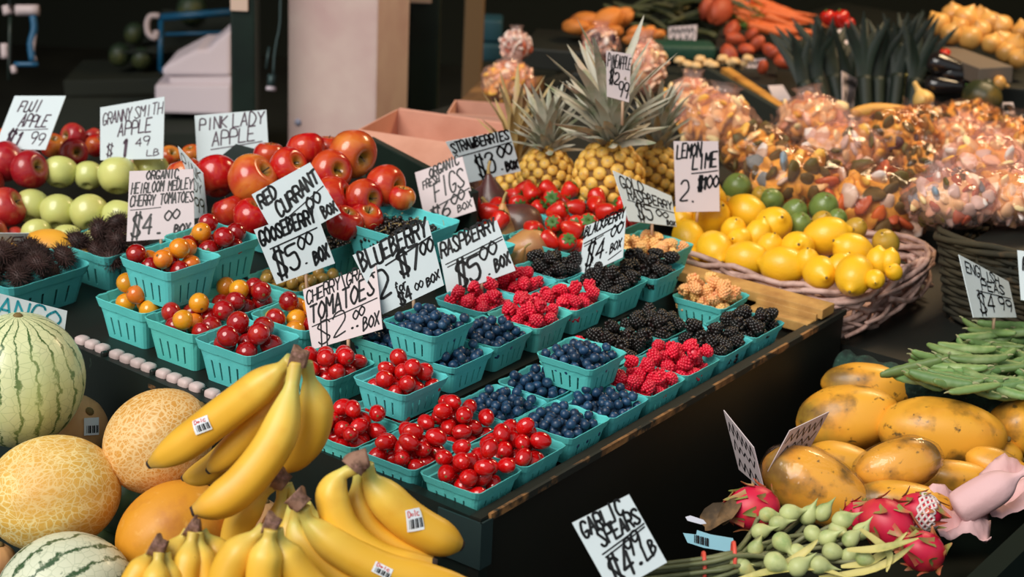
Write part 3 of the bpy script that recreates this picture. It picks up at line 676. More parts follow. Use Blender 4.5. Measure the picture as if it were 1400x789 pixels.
# ------------------------------------------------------------------ front shelf: melons and bananas
def stripes(n, dark, wob, thr, sp):
    def f(nt, c):
        tc = nt.nodes.new('ShaderNodeTexCoord').outputs['Object']
        nz = nd(nt, 'ShaderNodeTexNoise', Scale=sp, Detail=5.0, Roughness=.65); nt.links.new(tc, nz.inputs['Vector'])
        g = nd(nt, 'ShaderNodeTexGradient', _gradient_type='RADIAL'); nt.links.new(tc, g.inputs[0])
        def m(op, a, b):
            x = nd(nt, 'ShaderNodeMath', _operation=op)
            for i, v in enumerate((a, b)):
                if hasattr(v, 'links'): nt.links.new(v, x.inputs[i])
                else: x.inputs[i].default_value = v
            return x.outputs[0]
        a = m('ADD', m('MULTIPLY', g.outputs['Fac'], n), m('MULTIPLY', m('SUBTRACT', nz.outputs['Fac'], .5), wob))
        p = m('ABSOLUTE', m('SUBTRACT', m('FRACT', a, 0), .5), 0)
        n2 = nd(nt, 'ShaderNodeTexNoise', Scale=sp*2.2, Detail=3.0); nt.links.new(tc, n2.inputs['Vector'])
        p = m('ADD', p, m('MULTIPLY', m('SUBTRACT', n2.outputs['Fac'], .5), .28))
        f1 = ramp(nt, p, [(thr*.35, (1, 1, 1, 1)), (thr, (0, 0, 0, 1))])
        c = mix(nt, f1, c, lin(dark))
        # pale marbling between the stripes
        v = nd(nt, 'ShaderNodeTexVoronoi', _feature='DISTANCE_TO_EDGE', Scale=sp*3); nt.links.new(tc, v.inputs['Vector'])
        f2 = ramp(nt, v.outputs['Distance'], [(.0, (.45, .45, .45, 1)), (.05, (0, 0, 0, 1))])
        return mix(nt, f2, c, lin(tuple(int(x*.45+.55*y) for x, y in zip((210, 216, 170), dark))))
    return f
def net(light, sc, w):
    def f(nt, c):
        tc = nt.nodes.new('ShaderNodeTexCoord').outputs['Object']
        nz = nd(nt, 'ShaderNodeTexNoise', Scale=14.0, Detail=2.0); nt.links.new(tc, nz.inputs['Vector'])
        mx = nd(nt, 'ShaderNodeMix', _data_type='RGBA', _blend_type='ADD'); mx.inputs[0].default_value = .05
        nt.links.new(tc, mx.inputs[6]); nt.links.new(nz.outputs['Color'], mx.inputs[7])
        mp = nd(nt, 'ShaderNodeMapping'); mp.inputs['Scale'].default_value = (1, 1, .72); nt.links.new(mx.outputs[2], mp.inputs[0])
        n3 = noise(nt, 9, 3); k = 1.0
        for s2, ww in ((sc, w), (sc*1.9, w*1.1), (sc*.55, w*.35)):
            v = nd(nt, 'ShaderNodeTexVoronoi', _feature='DISTANCE_TO_EDGE', Scale=s2); nt.links.new(mp.outputs[0], v.inputs['Vector'])
            fa = ramp(nt, v.outputs['Distance'], [(ww*.25, (1, 1, 1, 1)), (ww, (0, 0, 0, 1))])
            if s2 > sc:
                m2 = nd(nt, 'ShaderNodeMath', _operation='MULTIPLY'); nt.links.new(fa, m2.inputs[0]); nt.links.new(ramp(nt, n3, [(.42, (0, 0, 0, 1)), (.62, (.8, .8, .8, 1))]), m2.inputs[1]); fa = m2.outputs[0]
            c = mix(nt, fa, c, lin(light))
        return c
    return f
m_wm = mat('watermelon_rind', (222, 224, 172), .35, 0, custom=stripes(19, (64, 98, 44), 1.7, .12, 22), spots=[((196, 204, 128), 5, .5, .8)], coat=.1)
m_wm2 = mat('pale_melon_rind', (216, 218, 190), .4, 0, custom=stripes(17, (56, 84, 50), 2.0, .17, 24), coat=.1)
m_cant = mat('cantaloupe_rind', (212, 150, 62), .6, 0, custom=net((232, 196, 136), 120, .13), bump=(110, .0012), spots=[])
m_cant2 = mat('yellow_netted_rind', (224, 174, 74), .6, 0, custom=net((242, 218, 152), 92, .10), spots=[((216, 150, 62), 7, .5, .8)], bump=(110, .0012))
m_smooth = mat('orange_melon_rind', (218, 146, 34), .5, 0, spots=[((196, 122, 40), 20, .5, .75), ((228, 168, 80), 60, .6, .8)], bump=(90, .0006))
m_peach = mat('peach_melon_rind', (222, 168, 110), .55, 0, spots=[((206, 150, 100), 12, .4, .7)])
m_dkgreen = mat('dark_green_rind', (54, 74, 50), .4, 0, spots=[((82, 100, 60), 16, .5, .7)])
def px_axis(ax): return (RT*ax[0]-UP*ax[1]-FWD*ax[2]).normalized()     # direction given right, down, toward the viewer
def melon(name, px, d, w, asp, axis, m, label, cat, nub=True, spin=0):
    """w: cross radius in pixels, asp: length/width, axis: direction of the stem end"""
    r = w*pxm(d); b = MB()
    b.blob((r, r, r*asp), 48, 30, lambda t, a: 1+.012*math.sin(2*a+1)*math.cos(t)+.01*math.cos(10*a)*math.cos(t))
    M = TL_(atd(*px, d)) @ tilt(px_axis(axis)) @ Matrix.Rotation(spin, 4, 'Z')
    o = solo(name, b, m, label, cat, M)
    if nub:
        c = MB(); c.lathe([(0, r*asp*.985), (.008, r*asp*.998), (.004, r*asp+.004), (0, r*asp+.004)], 10); part('stem_scar', c, m_scar, o)
    return o
melon('watermelon', (24, 519), 2.95, 90, 1.04, (.1, -1, .35), m_wm, 'pale striped watermelon, highest in the melon pile at left', 'melon', spin=.35)
cant_b = melon('cantaloupe', (100, 585), 3.10, 46, 1.05, (.6, -.5, .6), m_peach, 'pinkish melon with a barcode sticker behind the striped watermelon', 'melon')
melon('cantaloupe', (72, 675), 2.82, 79, 1.17, (-1, .18, .35), m_cant2, 'large yellow netted melon lying below the striped watermelon', 'melon', spin=.6)
melon('cantaloupe', (216, 603), 2.86, 68, 1.16, (.78, -.62, .1), m_cant, 'orange netted cantaloupe under the hanging banana bunch', 'melon')
melon('watermelon', (90, 822), 2.68, 92, 1.08, (-.75, .35, .55), m_wm2, 'white melon with thin green stripes at the bottom left corner', 'melon', spin=1.2)
melon('melon', (236, 728), 2.79, 67, 1.22, (-.75, .5, .4), m_smooth, 'smooth deep orange melon under the tips of the bananas', 'melon')
melon('melon', (352, 722), 2.78, 38, 1.1, (.3, -1, .3), m_peach, 'small peach melon half hidden behind the banana stems', 'melon')
melon('melon', (168, 688), 3.02, 40, 1.1, (.2, -1, .3), m_dkgreen, 'dark green melon in the gap between the yellow and orange melons', 'melon')
melon('melon', (135, 735), 3.06, 37, 1.1, (.2, -1, .3), m_dkgreen, 'dark green melon lowest in the gap above the white melon', 'melon')
melon('melon', (-4, 768), 2.86, 26, 1.0, (.2, -1, .3), m_peach, 'small pinkish melon cut by the left edge of the shelf', 'melon')

b = MB(); b.prism([(-.78, -.1), (-.06, -.1), (-.06, 1.15), (-.78, 1.15)], -.90, -.342); solo('melon_shelf', b, m_board, 'low dark green shelf under the melons at the left', 'shelf', TM(0, 0, 0), smooth=False)
b = MB(); b.prism([(-.62, .03), (-.10, .03), (-.10, .25), (-.62, .25)], -.34, -.118); solo('banana_stand', b, m_board, 'dark green stand under the banana bunches', 'stand', TM(0, 0, 0), smooth=False)
m_ban = mat('banana_peel', (238, 184, 58), .45, .06, spots=[((226, 160, 42), 16, .45, .75), ((120, 74, 30), 130, .76, .79)])
def along(nt, c):
    a = nd(nt, 'ShaderNodeAttribute', _attribute_name='along')
    return ramp(nt, a.outputs['Fac'], [(.0, lin((196, 190, 104))), (.16, lin((214, 202, 104))), (.32, lin((240, 196, 76))), (.5, lin((238, 182, 54))), (.88, lin((236, 176, 50))), (.96, lin((196, 150, 60)))])
m_ban = mat('banana_peel', (238, 184, 58), .42, .06, custom=along, spots=[((228, 164, 44), 14, .5, .8), ((120, 74, 30), 130, .77, .80)])
m_neck = mat('banana_neck', (214, 204, 112), .5, .05, spots=[((226, 190, 80), 40, .45, .7)])
m_tip = mat('banana_tip', (56, 40, 34), .8, 0)
m_crown = mat('banana_crown', (150, 112, 92), .85, 0, spots=[((92, 62, 46), 70, .45, .65), ((190, 140, 130), 40, .6, .75)], bump=(120, .002))
m_stick = mat('sticker_paper', (232, 236, 240), .35, 0)
def banana_mb(pts, w, d0, d1, green=.10):
    n = len(pts); P = [atd(x, y, d0+(d1-d0)*i/(n-1)) for i, (x, y) in enumerate(pts)]
    r = w/2*pxm((d0+d1)/2); b = MB()
    def prof(t):
        if t < .15: return r*(.40-.25*t)
        if t < .40: u = (t-.15)/.25; return r*(.36+.64*math.sin(u*PI/2)**1.25)
        if t < .74: return r*(1+.02*math.sin((t-.40)*9))
        if t < .955: u = (t-.74)/.215; return r*(1-.66*u**2.0)
        return r*(.34-.10*(t-.955)/.045)
    b.tube(P, prof, 15, 7, fn=lambda t, a: 1+.055*math.cos(5*a)-.012*math.cos(10*a), mfn=lambda t: 2 if t > .968 else 0)
    K = len(b.v)//15; b.t = [(i//15)/(K-1) for i in range(len(b.v))]
    return b, P, r
def bunch(label, crown, cd_, bans, stickers=()):
    """bans: (pixel points stem to tip, width px, depth at stem, depth at tip)"""
    C0 = atd(*crown[0], cd_)
    e = empty('banana_bunch', TL_(C0), label, 'bananas', 'banana bunches on the front shelf')
    inv = TL_(-C0); res = []
    for bb in bans:
        b, P, r = banana_mb(*bb); b.v = [tuple(inv @ Vector(v)) for v in b.v]
        res.append((part('banana', b, [m_ban, m_neck, m_tip], e), P, r))
    b = MB(); pts = [atd(*c, cd_-.004) for c in crown]
    b.tube([inv @ p for p in pts], lambda t: (.017*(1-.25*t))*pxm(cd_)/pxm(2.45), 9, 4, fn=lambda t, a: 1+.14*math.sin(3*a+7*t)+.06*math.sin(7*a)); part('crown', b, m_crown, e)
    for bi, px, w, h, rot in stickers:
        o, P, r = res[bi]
        sticker(px, P, r, w, h, rot, o, inv)
def sticker(px, P, r, w, h, rot, parent, inv, red=True):
    """paper label bent over a fruit's skin, with its red word and bars"""
    # nearest spine point in the picture gives the axis
    Q = smooth_pts(P, 7); dd = (atd(*px, 1)-CAM).normalized()
    best = min(range(len(Q)), key=lambda i: ((Q[i]-CAM)-dd*((Q[i]-CAM).dot(dd))).length)
    c = Q[best]; ax = (Q[min(best+1, len(Q)-1)]-Q[max(best-1, 0)]).normalized()
    t = (c-CAM).dot(dd); off = CAM+dd*t-c; off -= ax*off.dot(ax)
    dist = min(off.length, r*.85); tow = -(dd-ax*dd.dot(ax)).normalized()
    sd = off.normalized() if off.length > 1e-5 else ax.cross(tow)
    a0 = math.asin(dist/r); k = w*pxm(2.45)/2; hh = h*pxm(2.45)/2; R2 = r*1.075
    s2 = ax.cross(tow).normalized(); a0 *= 1 if s2.dot(sd) > 0 else -1
    def S_(u, v, lift=0):
        x, y = u*math.cos(rot)-v*math.sin(rot), u*math.sin(rot)+v*math.cos(rot)
        an = a0+y/r; return inv @ (c+ax*x+(tow*math.cos(an)+s2*math.sin(an))*(R2+lift))
    def patch(u0, v0, u1, v1, lift, rnd_=False):
        b = MB(); N = 5; vs = []
        for j in range(N+1):
            for i in range(N+1):
                U = u0+(u1-u0)*i/N; V = v0+(v1-v0)*j/N; vs.append(S_(U, V, lift))
        fs = [(j*(N+1)+i, j*(N+1)+i+1, (j+1)*(N+1)+i+1, (j+1)*(N+1)+i) for j in range(N) for i in range(N)]
        b.add(vs, fs); return b
    s = part('sticker', patch(-k, -hh, k, hh, 0), m_stick, parent)
    b = MB()
    for i in range(9):
        u = -k*.7+1.4*k*i/8; q = patch(u, -hh*.1, u+k*(.05+.07*(i % 3)), hh*.75, .0004); b.add(q.v, q.f)
    part('barcode', b, m_ink, s, None, None, False)
    if red:
        b = MB(); n = 4
        for j, ch in enumerate('Dole'):
            for stt in strokes(ch if ch in GLY and ch.isupper() else {'o': 'o', 'l': 'I', 'e': 'C'}[ch]):
                for (x0, y0), (x1, y1) in zip(stt, stt[1:]):
                    sc = .62 if ch in 'e' else 1
                    def g(x, y): return S_(-k*.75+k*1.5*(j+x*.8)/n, -hh*.3-hh*.55*y*sc, .0005)
                    a, c2 = g(x0, y0), g(x1, y1); dlt = (c2-a)
                    if dlt.length < 1e-6: continue
                    nn = dlt.normalized().cross((inv.to_3x3() @ tow)).normalized()*k*.05
                    b.add([a+nn, a-nn, c2-nn, c2+nn], [(0, 1, 2, 3)])
        part('lettering', b, m_inkr, s, None, None, False)
bunch('large banana bunch hanging over the cantaloupe in front of the tomato boxes', [(398, 487), (409, 490), (420, 493)], 2.48, [
  ([(398, 492), (380, 508), (345, 537), (295, 575), (245, 612), (203, 636)], 50, 2.48, 2.56),
  ([(404, 496), (388, 530), (350, 580), (315, 617), (284, 645)], 40, 2.53, 2.58),
  ([(400, 496), (366, 548), (330, 600), (285, 643), (250, 654)], 38, 2.56, 2.64),
  ([(404, 496), (396, 540), (378, 598), (340, 652), (302, 684), (261, 700)], 54, 2.47, 2.44),
  ([(418, 496), (424, 525), (431, 562), (421, 600), (398, 625), (374, 640)], 48, 2.50, 2.56)], [(0, (287, 573), 26, 20, 3.4)])
bunch('banana bunch of three leaning on the table corner, rightmost', [(482, 640), (491, 630), (503, 626)], 2.42, [
  ([(486, 640), (465, 652), (455, 682), (474, 728), (520, 762), (598, 770)], 46, 2.42, 2.44),
  ([(492, 640), (488, 680), (505, 722), (552, 754), (596, 764)], 40, 2.47, 2.49),
  ([(500, 636), (512, 664), (552, 706), (594, 732), (633, 747)], 54, 2.45, 2.50)], [(2, (560, 706), 23, 30, -.8)])
bunch('banana bunch with two brown stem ends in the middle of the bananas', [(400, 676), (408, 684), (416, 692)], 2.40, [
  ([(414, 694), (424, 716), (462, 748), (520, 778), (580, 792), (650, 800)], 50, 2.40, 2.44),
  ([(408, 694), (406, 726), (436, 768), (480, 802), (540, 822)], 50, 2.42, 2.44),
  ([(402, 690), (392, 730), (400, 782), (430, 822), (480, 842)], 46, 2.46, 2.48),
  ([(418, 690), (436, 712), (468, 730), (510, 742), (560, 770)], 40, 2.48, 2.52)], [(0, (520, 779), 26, 14, .1)])
bunch('banana bunch behind the middle ones, its stem end under the hanging bunch', [(376, 652), (384, 656), (392, 662)], 2.50, [
  ([(378, 660), (352, 682), (330, 712), (322, 752), (330, 800)], 42, 2.50, 2.54),
  ([(386, 664), (382, 700), (372, 742), (378, 790), (400, 820)], 40, 2.52, 2.54),
  ([(392, 662), (404, 690), (420, 722), (450, 756), (500, 780)], 38, 2.53, 2.55)])
bunch('pale yellow banana bunch in front, cut by the lower edge', [(362, 714), (371, 717), (380, 722)], 2.33, [
  ([(362, 722), (340, 742), (318, 772), (306, 815), (316, 860)], 50, 2.33, 2.34),
  ([(370, 724), (364, 756), (360, 800), (380, 850)], 48, 2.31, 2.32),
  ([(378, 724), (388, 756), (420, 800), (470, 840)], 48, 2.33, 2.35)])
bunch('greenish banana bunch with slim necks below the orange melon', [(258, 718), (265, 722), (274, 722)], 2.40, [
  ([(258, 726), (240, 752), (222, 790), (216, 840)], 40, 2.40, 2.38),
  ([(264, 728), (258, 760), (252, 800), (256, 850)], 40, 2.38, 2.36),
  ([(270, 728), (274, 760), (284, 800), (300, 850)], 40, 2.39, 2.38),
  ([(276, 726), (292, 748), (314, 776), (340, 830)], 38, 2.42, 2.42)])
bunch('greenish banana bunch lowest left beside the white melon', [(208, 744), (216, 748), (226, 752)], 2.36, [
  ([(210, 752), (196, 774), (180, 804), (172, 850)], 38, 2.36, 2.34),
  ([(217, 756), (214, 784), (210, 820), (214, 860)], 38, 2.34, 2.32),
  ([(226, 756), (232, 784), (240, 820), (256, 860)], 38, 2.36, 2.35)])
# barcode sticker of the pinkish melon
r_ = 46*pxm(3.10)
cA = atd(100, 585, 3.10); 
sticker((124, 580), [cA-UP*.12, cA-UP*.04, cA+UP*.04, cA+UP*.12], r_*1.0, 27, 30, PI/2, cant_b, cant_b.matrix_world.inverted(), False)
# ------------------------------------------------------------------ apples, mangoes, rambutans
def apple_mat(name, base, blush, pit, lo=.42, hi=.68, rough=.22, rev=False):
    def f(nt, c):
        tc = nt.nodes.new('ShaderNodeTexCoord').outputs['Object']
        mp = nd(nt, 'ShaderNodeMapping'); mp.inputs['Scale'].default_value = (1.0, 1.0, .22); nt.links.new(tc, mp.inputs[0])
        oi = nt.nodes.new('ShaderNodeObjectInfo'); ad = nd(nt, 'ShaderNodeVectorMath', _operation='ADD')
        ms = nd(nt, 'ShaderNodeMath', _operation='MULTIPLY'); ms.inputs[1].default_value = 9.0; nt.links.new(oi.outputs['Random'], ms.inputs[0])
        nt.links.new(mp.outputs[0], ad.inputs[0]); nt.links.new(ms.outputs[0], ad.inputs[1])
        f1 = ramp(nt, noise(nt, 15, 3, .5, 0, ad.outputs[0]), [(lo, (0, 0, 0, 1)), (hi, (1, 1, 1, 1))])
        c = mix(nt, f1, c, lin(blush))
        f3 = ramp(nt, noise(nt, 150, 2, .5, 0, ad.outputs[0]), [(.5, (0, 0, 0, 1)), (.75, (.35, .35, .35, 1))])
        c = mix(nt, f3, c, lin(blush))
        g = nt.nodes.new('ShaderNodeSeparateXYZ'); nt.links.new(tc, g.inputs[0])
        r2 = nd(nt, 'ShaderNodeVectorMath', _operation='LENGTH'); m3 = nd(nt, 'ShaderNodeVectorMath', _operation='MULTIPLY'); m3.inputs[1].default_value = (1, 1, 0)
        nt.links.new(tc, m3.inputs[0]); nt.links.new(m3.outputs[0], r2.inputs[0])
        d = ramp(nt, r2.outputs['Value'], [(.003, (1, 1, 1, 1)), (.020, (0, 0, 0, 1))])
        up = ramp(nt, g.outputs['Z'], [(.0, (0, 0, 0, 1)), (.012, (1, 1, 1, 1))])
        k = nd(nt, 'ShaderNodeMath', _operation='MULTIPLY'); nt.links.new(d, k.inputs[0]); nt.links.new(up, k.inputs[1])
        return mix(nt, k.outputs[0], c, lin(pit))
    return mat(name, base, rough, .1, custom=f, coat=.35)
m_red = apple_mat('red_apple_skin', (186, 18, 24), (222, 96, 40), (150, 130, 44), .50, .78)
m_fuji = apple_mat('dark_red_apple_skin', (164, 24, 36), (206, 84, 60), (140, 120, 50), .5, .8, .28)
m_ylw = apple_mat('blushed_apple_skin', (230, 142, 58), (190, 30, 26), (150, 130, 50), .38, .62)
m_gran = mat('green_apple_skin', (204, 206, 122), .3, .06, spots=[((212, 202, 116), 10, .5, .8), ((222, 222, 150), 150, .68, .73)], coat=.25)
m_twig = mat('apple_stem', (70, 50, 30), .8, 0)
def apple_mesh(name, m, k=1.0):
    b = MB(); s = .04
    b.lathe([(0, -.62*s), (.16*s, -.74*s), (.42*s, -.80*s*k), (.78*s, -.52*s*k), (.99*s, .02*s), (.94*s, .42*s*k), (.66*s, .76*s*k), (.34*s, .78*s*k), (.14*s, .60*s), (0, .42*s)], 28, None, 0, 4, lambda a, t: 1+.012*math.cos(5*a)*(1-t)+.012*math.sin(a))
    c = MB(); c.tube([(0, 0, .42*s), (.02*s, 0, .7*s), (.12*s, .04*s, .92*s)], [.0016, .0013], 6); return (b.mesh(name, m), [('stem', c.mesh('stem', m_twig))])
for kn, m, nm, k in (('red', m_red, 'red_apple', 1.0), ('fuji', m_fuji, 'red_apple', .96), ('ylw', m_ylw, 'red_apple', 1.0), ('gran', m_gran, 'green_apple', .98)):
    me, pt = apple_mesh(nm, m, k); KIND[kn] = (nm, 'apple', me, pt)
def fruit(kind, px, py, rpx, d, label, group, axis=None, r0=.04, spin=None):
    r = rpx*pxm(d)
    ax = axis or (rnd.uniform(-.6, .9), rnd.uniform(-.9, .2), rnd.uniform(-.1, .8))
    M = TL_(atd(px, py, d)) @ tilt(px_axis(ax)) @ Matrix.Rotation(spin if spin is not None else rnd.uniform(0, 6.3), 4, 'Z') @ SM(r/r0)
    return spawn(kind, M, label, group)
GA = 'green apples stacked in rows'
for x, y, r, d in ((82, 236, 24, 3.84), (121, 241, 21, 3.85), (161, 241, 28, 3.80), (205, 234, 26, 3.86), (43, 283, 25, 3.76), (80, 291, 26, 3.74), (122, 292, 27, 3.72), (165, 299, 27, 3.70), (207, 300, 26, 3.72), (50, 320, 21, 3.68), (92, 328, 22, 3.66), (132, 334, 22, 3.62), (172, 338, 21, 3.62)):
    fruit('gran', x, y, r, d, 'pale green apple in the stacked rows of green apples', GA, (rnd.uniform(-.3, .3), -1, rnd.uniform(-.8, -.2)))
GF = 'dark red apples at the left edge'
for x, y, r, d in ((8, 222, 29, 3.84), (39, 232, 27, 3.80), (8, 284, 28, 3.72), (20, 328, 18, 3.7), (-14, 320, 24, 3.66), (-20, 252, 28, 3.8)):
    fruit('fuji', x, y, r, d, 'dark red apple left of the green apple rows', GF)
GB = 'apples in the shade behind the green apples'
for x, y, r, d, k in ((72, 200, 18, 4.05, 'ylw'), (101, 187, 19, 4.15, 'fuji'), (100, 209, 20, 4.0, 'fuji'), (131, 200, 16, 4.08, 'ylw'), (126, 189, 15, 4.2, 'fuji'), (10, 192, 18, 4.1, 'ylw'), (42, 198, 16, 4.15, 'fuji'), (232, 215, 16, 4.0, 'ylw'), (262, 212, 15, 4.0, 'ylw')):
    fruit(k, x, y, r, d, 'apple in the shade behind the rows of green apples', GB)
GR = 'red apples piled in front of the pillar'
for x, y, r, d, k, ax in ((296, 242, 31, 3.60, 'red', (-.2, -.8, -.4)), (344, 246, 35, 3.52, 'ylw', (.75, -.5, .45)), (393, 228, 27, 3.55, 'red', (.7, -.3, .6)), (419, 206, 27, 3.62, 'red', (-.2, -1, -.1)), (451, 234, 30, 3.54, 'red', (.6, -.05, .8)), (481, 209, 34, 3.58, 'ylw', (.5, .25, .45)), (526, 253, 29, 3.50, 'red', (.8, .1, .5)), (496, 271, 27, 3.46, 'red', (.75, .05, .7)), (453, 274, 33, 3.47, 'red', (.9, -.3, .3)), (549, 271, 19, 3.48, 'ylw', (.2, -.9, .3)), (314, 290, 24, 3.50, 'red', (-.3, -.8, .1)), (345, 298, 28, 3.44, 'red', (.3, -.7, .3)), (254, 240, 26, 3.62, 'ylw', (-.3, -1, .1)), (382, 280, 30, 3.46, 'red', (.5, -.6, .4)), (470, 306, 26, 3.40, 'red', (.4, -.8, .4)), (500, 300, 24, 3.44, 'red', (.3, -.6, .6)), (368, 214, 22, 3.72, 'red', (.1, -1, .2)), (448, 205, 22, 3.68, 'red', (.1, -1, .2))):
    o = fruit(k, x, y, r, d, 'shiny red apple in the pile before the pillar', GR, ax)
    if (x, y) == (481, 209):
        o['label'] = 'red and yellow apple with a round sticker topping the pile'; del o['group']
        b = MB(); b.blob((.0085, .0065, .001), 14, 6)
        s = part('sticker', b, m_stick, o); s.matrix_local = o.matrix_world.inverted() @ TL_(atd(487, 190, 3.58)-FWD*.036+UP*-.002) @ tilt(px_axis((.15, -.55, .8)))
m_mango = mat('yellow_mango_skin', (240, 174, 56), .4, .05, spots=[((232, 150, 50), 14, .5, .8)])
b = MB(); b.blob((.036, .030, .050), 24, 16, lambda t, a: 1+.10*math.cos(a)*math.cos(t)-.06*max(0, math.sin(t))); KIND['mango'] = ('mango', 'mango', b.mesh('mango', m_mango), [('stem', (lambda c: (c.tube([(0, 0, .046), (0, .0005, .05)], [.002, .0016], 6), c.mesh('stem', m_twig))[1])(MB()))])
for x, y, r, d, ax in ((62, 341, 38, 3.56, (1, -.15, .1)), (106, 346, 26, 3.58, (.9, .1, .2)), (0, 350, 30, 3.52, (1, .1, .2)), (30, 350, 28, 3.6, (1, 0, .2))):
    fruit('mango', x, y, r, d, 'yellow mango behind the dark rambutans', 'yellow mangoes', ax, .042)
m_ram = mat('rambutan_hair', (58, 34, 30), .7, .25, spots=[((108, 30, 32), 14, .58, .72), ((40, 30, 26), 20, .5, .7)])
b = MB(); b.blob((.017, .017, .021), 14, 9); rr = random.Random(5)
for i in range(210):
    z = 1-2*(i+.5)/210; a = i*2.39996; q = math.sqrt(1-z*z); n = Vector((q*math.cos(a), q*math.sin(a), z)); base = Vector((n.x*.0165, n.y*.0165, n.z*.0205))
    bend = Vector((rr.uniform(-1, 1), rr.uniform(-1, 1), rr.uniform(-1, 1)))*.004
    b.tube([base, base+n*.005+bend*.3, base+n*.0095+bend], [.0011, .0003], 4, 1, cap=False)
KIND['ram'] = ('rambutan', 'rambutan', b.mesh('rambutan', m_ram), [])
cA = box(.070, 1.112, -.0545, 'flat', 'none', 'long teal box of rambutans left of the tomato boxes', 0, 0, '')
cB = box(.300, 1.115, -.0545, 'quart', 'none', 'teal box behind the rambutans, mostly hidden by tomatoes', 0, 1, '')
for c, n, hf, fl, sd in ((cA, 19, .098, .045, 3), (cB, 12, .082, .04, 9)):
    for x, y, z, r in pack(n, hf, lambda q: .0215*q.uniform(.92, 1.08), fl, sd, .1):
        spawn('ram', c @ TL_((x, y, z)) @ rrot() @ SM(r/.0225), 'dark hairy rambutan in the teal boxes by the mangoes', 'rambutans')

# ------------------------------------------------------------------ currants, figs
m_cur = mat('black_currant', (30, 26, 24), .3, 0, spots=[((70, 62, 40), 160, .6, .7)]); m_rcur = mat('red_currant', (150, 16, 22), .22, 0, coat=.3)
ico = bmesh.new(); bmesh.ops.create_icosphere(ico, subdivisions=2, radius=1); ico.verts.index_update()
IV = [v.co.copy() for v in ico.verts]; IF = [[v.index for v in f.verts] for f in ico.faces]; ico.free()
def currants(M, half, fl, n, m, label, r=.0046, twigs=12, sd=1):
    b = MB()
    for x, y, z, q in pack(n, half, lambda k: r*k.uniform(.8, 1.15), fl, sd, .15, 14): b.add(IV, IF, TL_((x, y, z)) @ SM(q))
    rr = random.Random(sd); zt = max(v[2] for v in b.v)
    for i in range(twigs):
        p = Vector((rr.uniform(-half, half)*.8, rr.uniform(-half, half)*.8, zt-.006)); d = Vector((rr.uniform(-1, 1), rr.uniform(-1, 1), rr.uniform(-.1, .3)))*.018
        b.tube([p, p+d*.6+Vector((0, 0, .003)), p+d], .0006, 4, 2, 1)
    o = solo('currants', b, [m, m_stem], label, 'currants', M); o['kind'] = 'stuff'
def boxM(r, l, zb, typ): s = BT[typ][1]; return TM(r+s/2-.0015, l+s/2-.0015, zb)
currants(boxM(.522, .560, .056, 'quart'), .074, .040, 430, m_cur, 'black currants heaped in the raised large teal box', sd=1, twigs=20)
currants(boxM(.500, .736, 0, 'pint'), .056, .042, 190, m_cur, 'black currants in the lower teal box under the apples', sd=2)
currants(boxM(.655, .500, .001, 'pint'), .056, .042, 230, m_cur, 'black currants in the box behind the blueberry card', sd=3)
currants(boxM(.480, .872, .036, 'pint'), .058, .042, 430, m_rcur, 'red currants heaped in the box right of the gooseberry card', sd=4)
GFG = 'fresh figs beside the strawberries'
for k, x, y, z, r, ax in (('fig', 634, 301, .04, 21, (.2, -1, .1)), ('figl', 657, 306, .035, 17, (.1, -1, .3)), ('fig', 672, 279, .06, 27, (-.1, -1, .2)), ('figl', 684, 316, .035, 25, (.1, -1, .2)), ('fig', 713, 306, .045, 30, (-.7, -.4, .1)), ('figl', 726, 339, .035, 29, (-1, .05, .2)), ('figl', 703, 356, .03, 17, (.5, -.6, .5)), ('fig', 650, 281, .06, 20, (.4, -1, 0))):
    p = at(x, y, z); d = (p-CAM).dot(FWD); M = TL_(p) @ tilt(px_axis(ax)) @ SM(r*pxm(d)/.0265); spawn(k, M, 'ripe fig in the pile left of the strawberries', GFG)

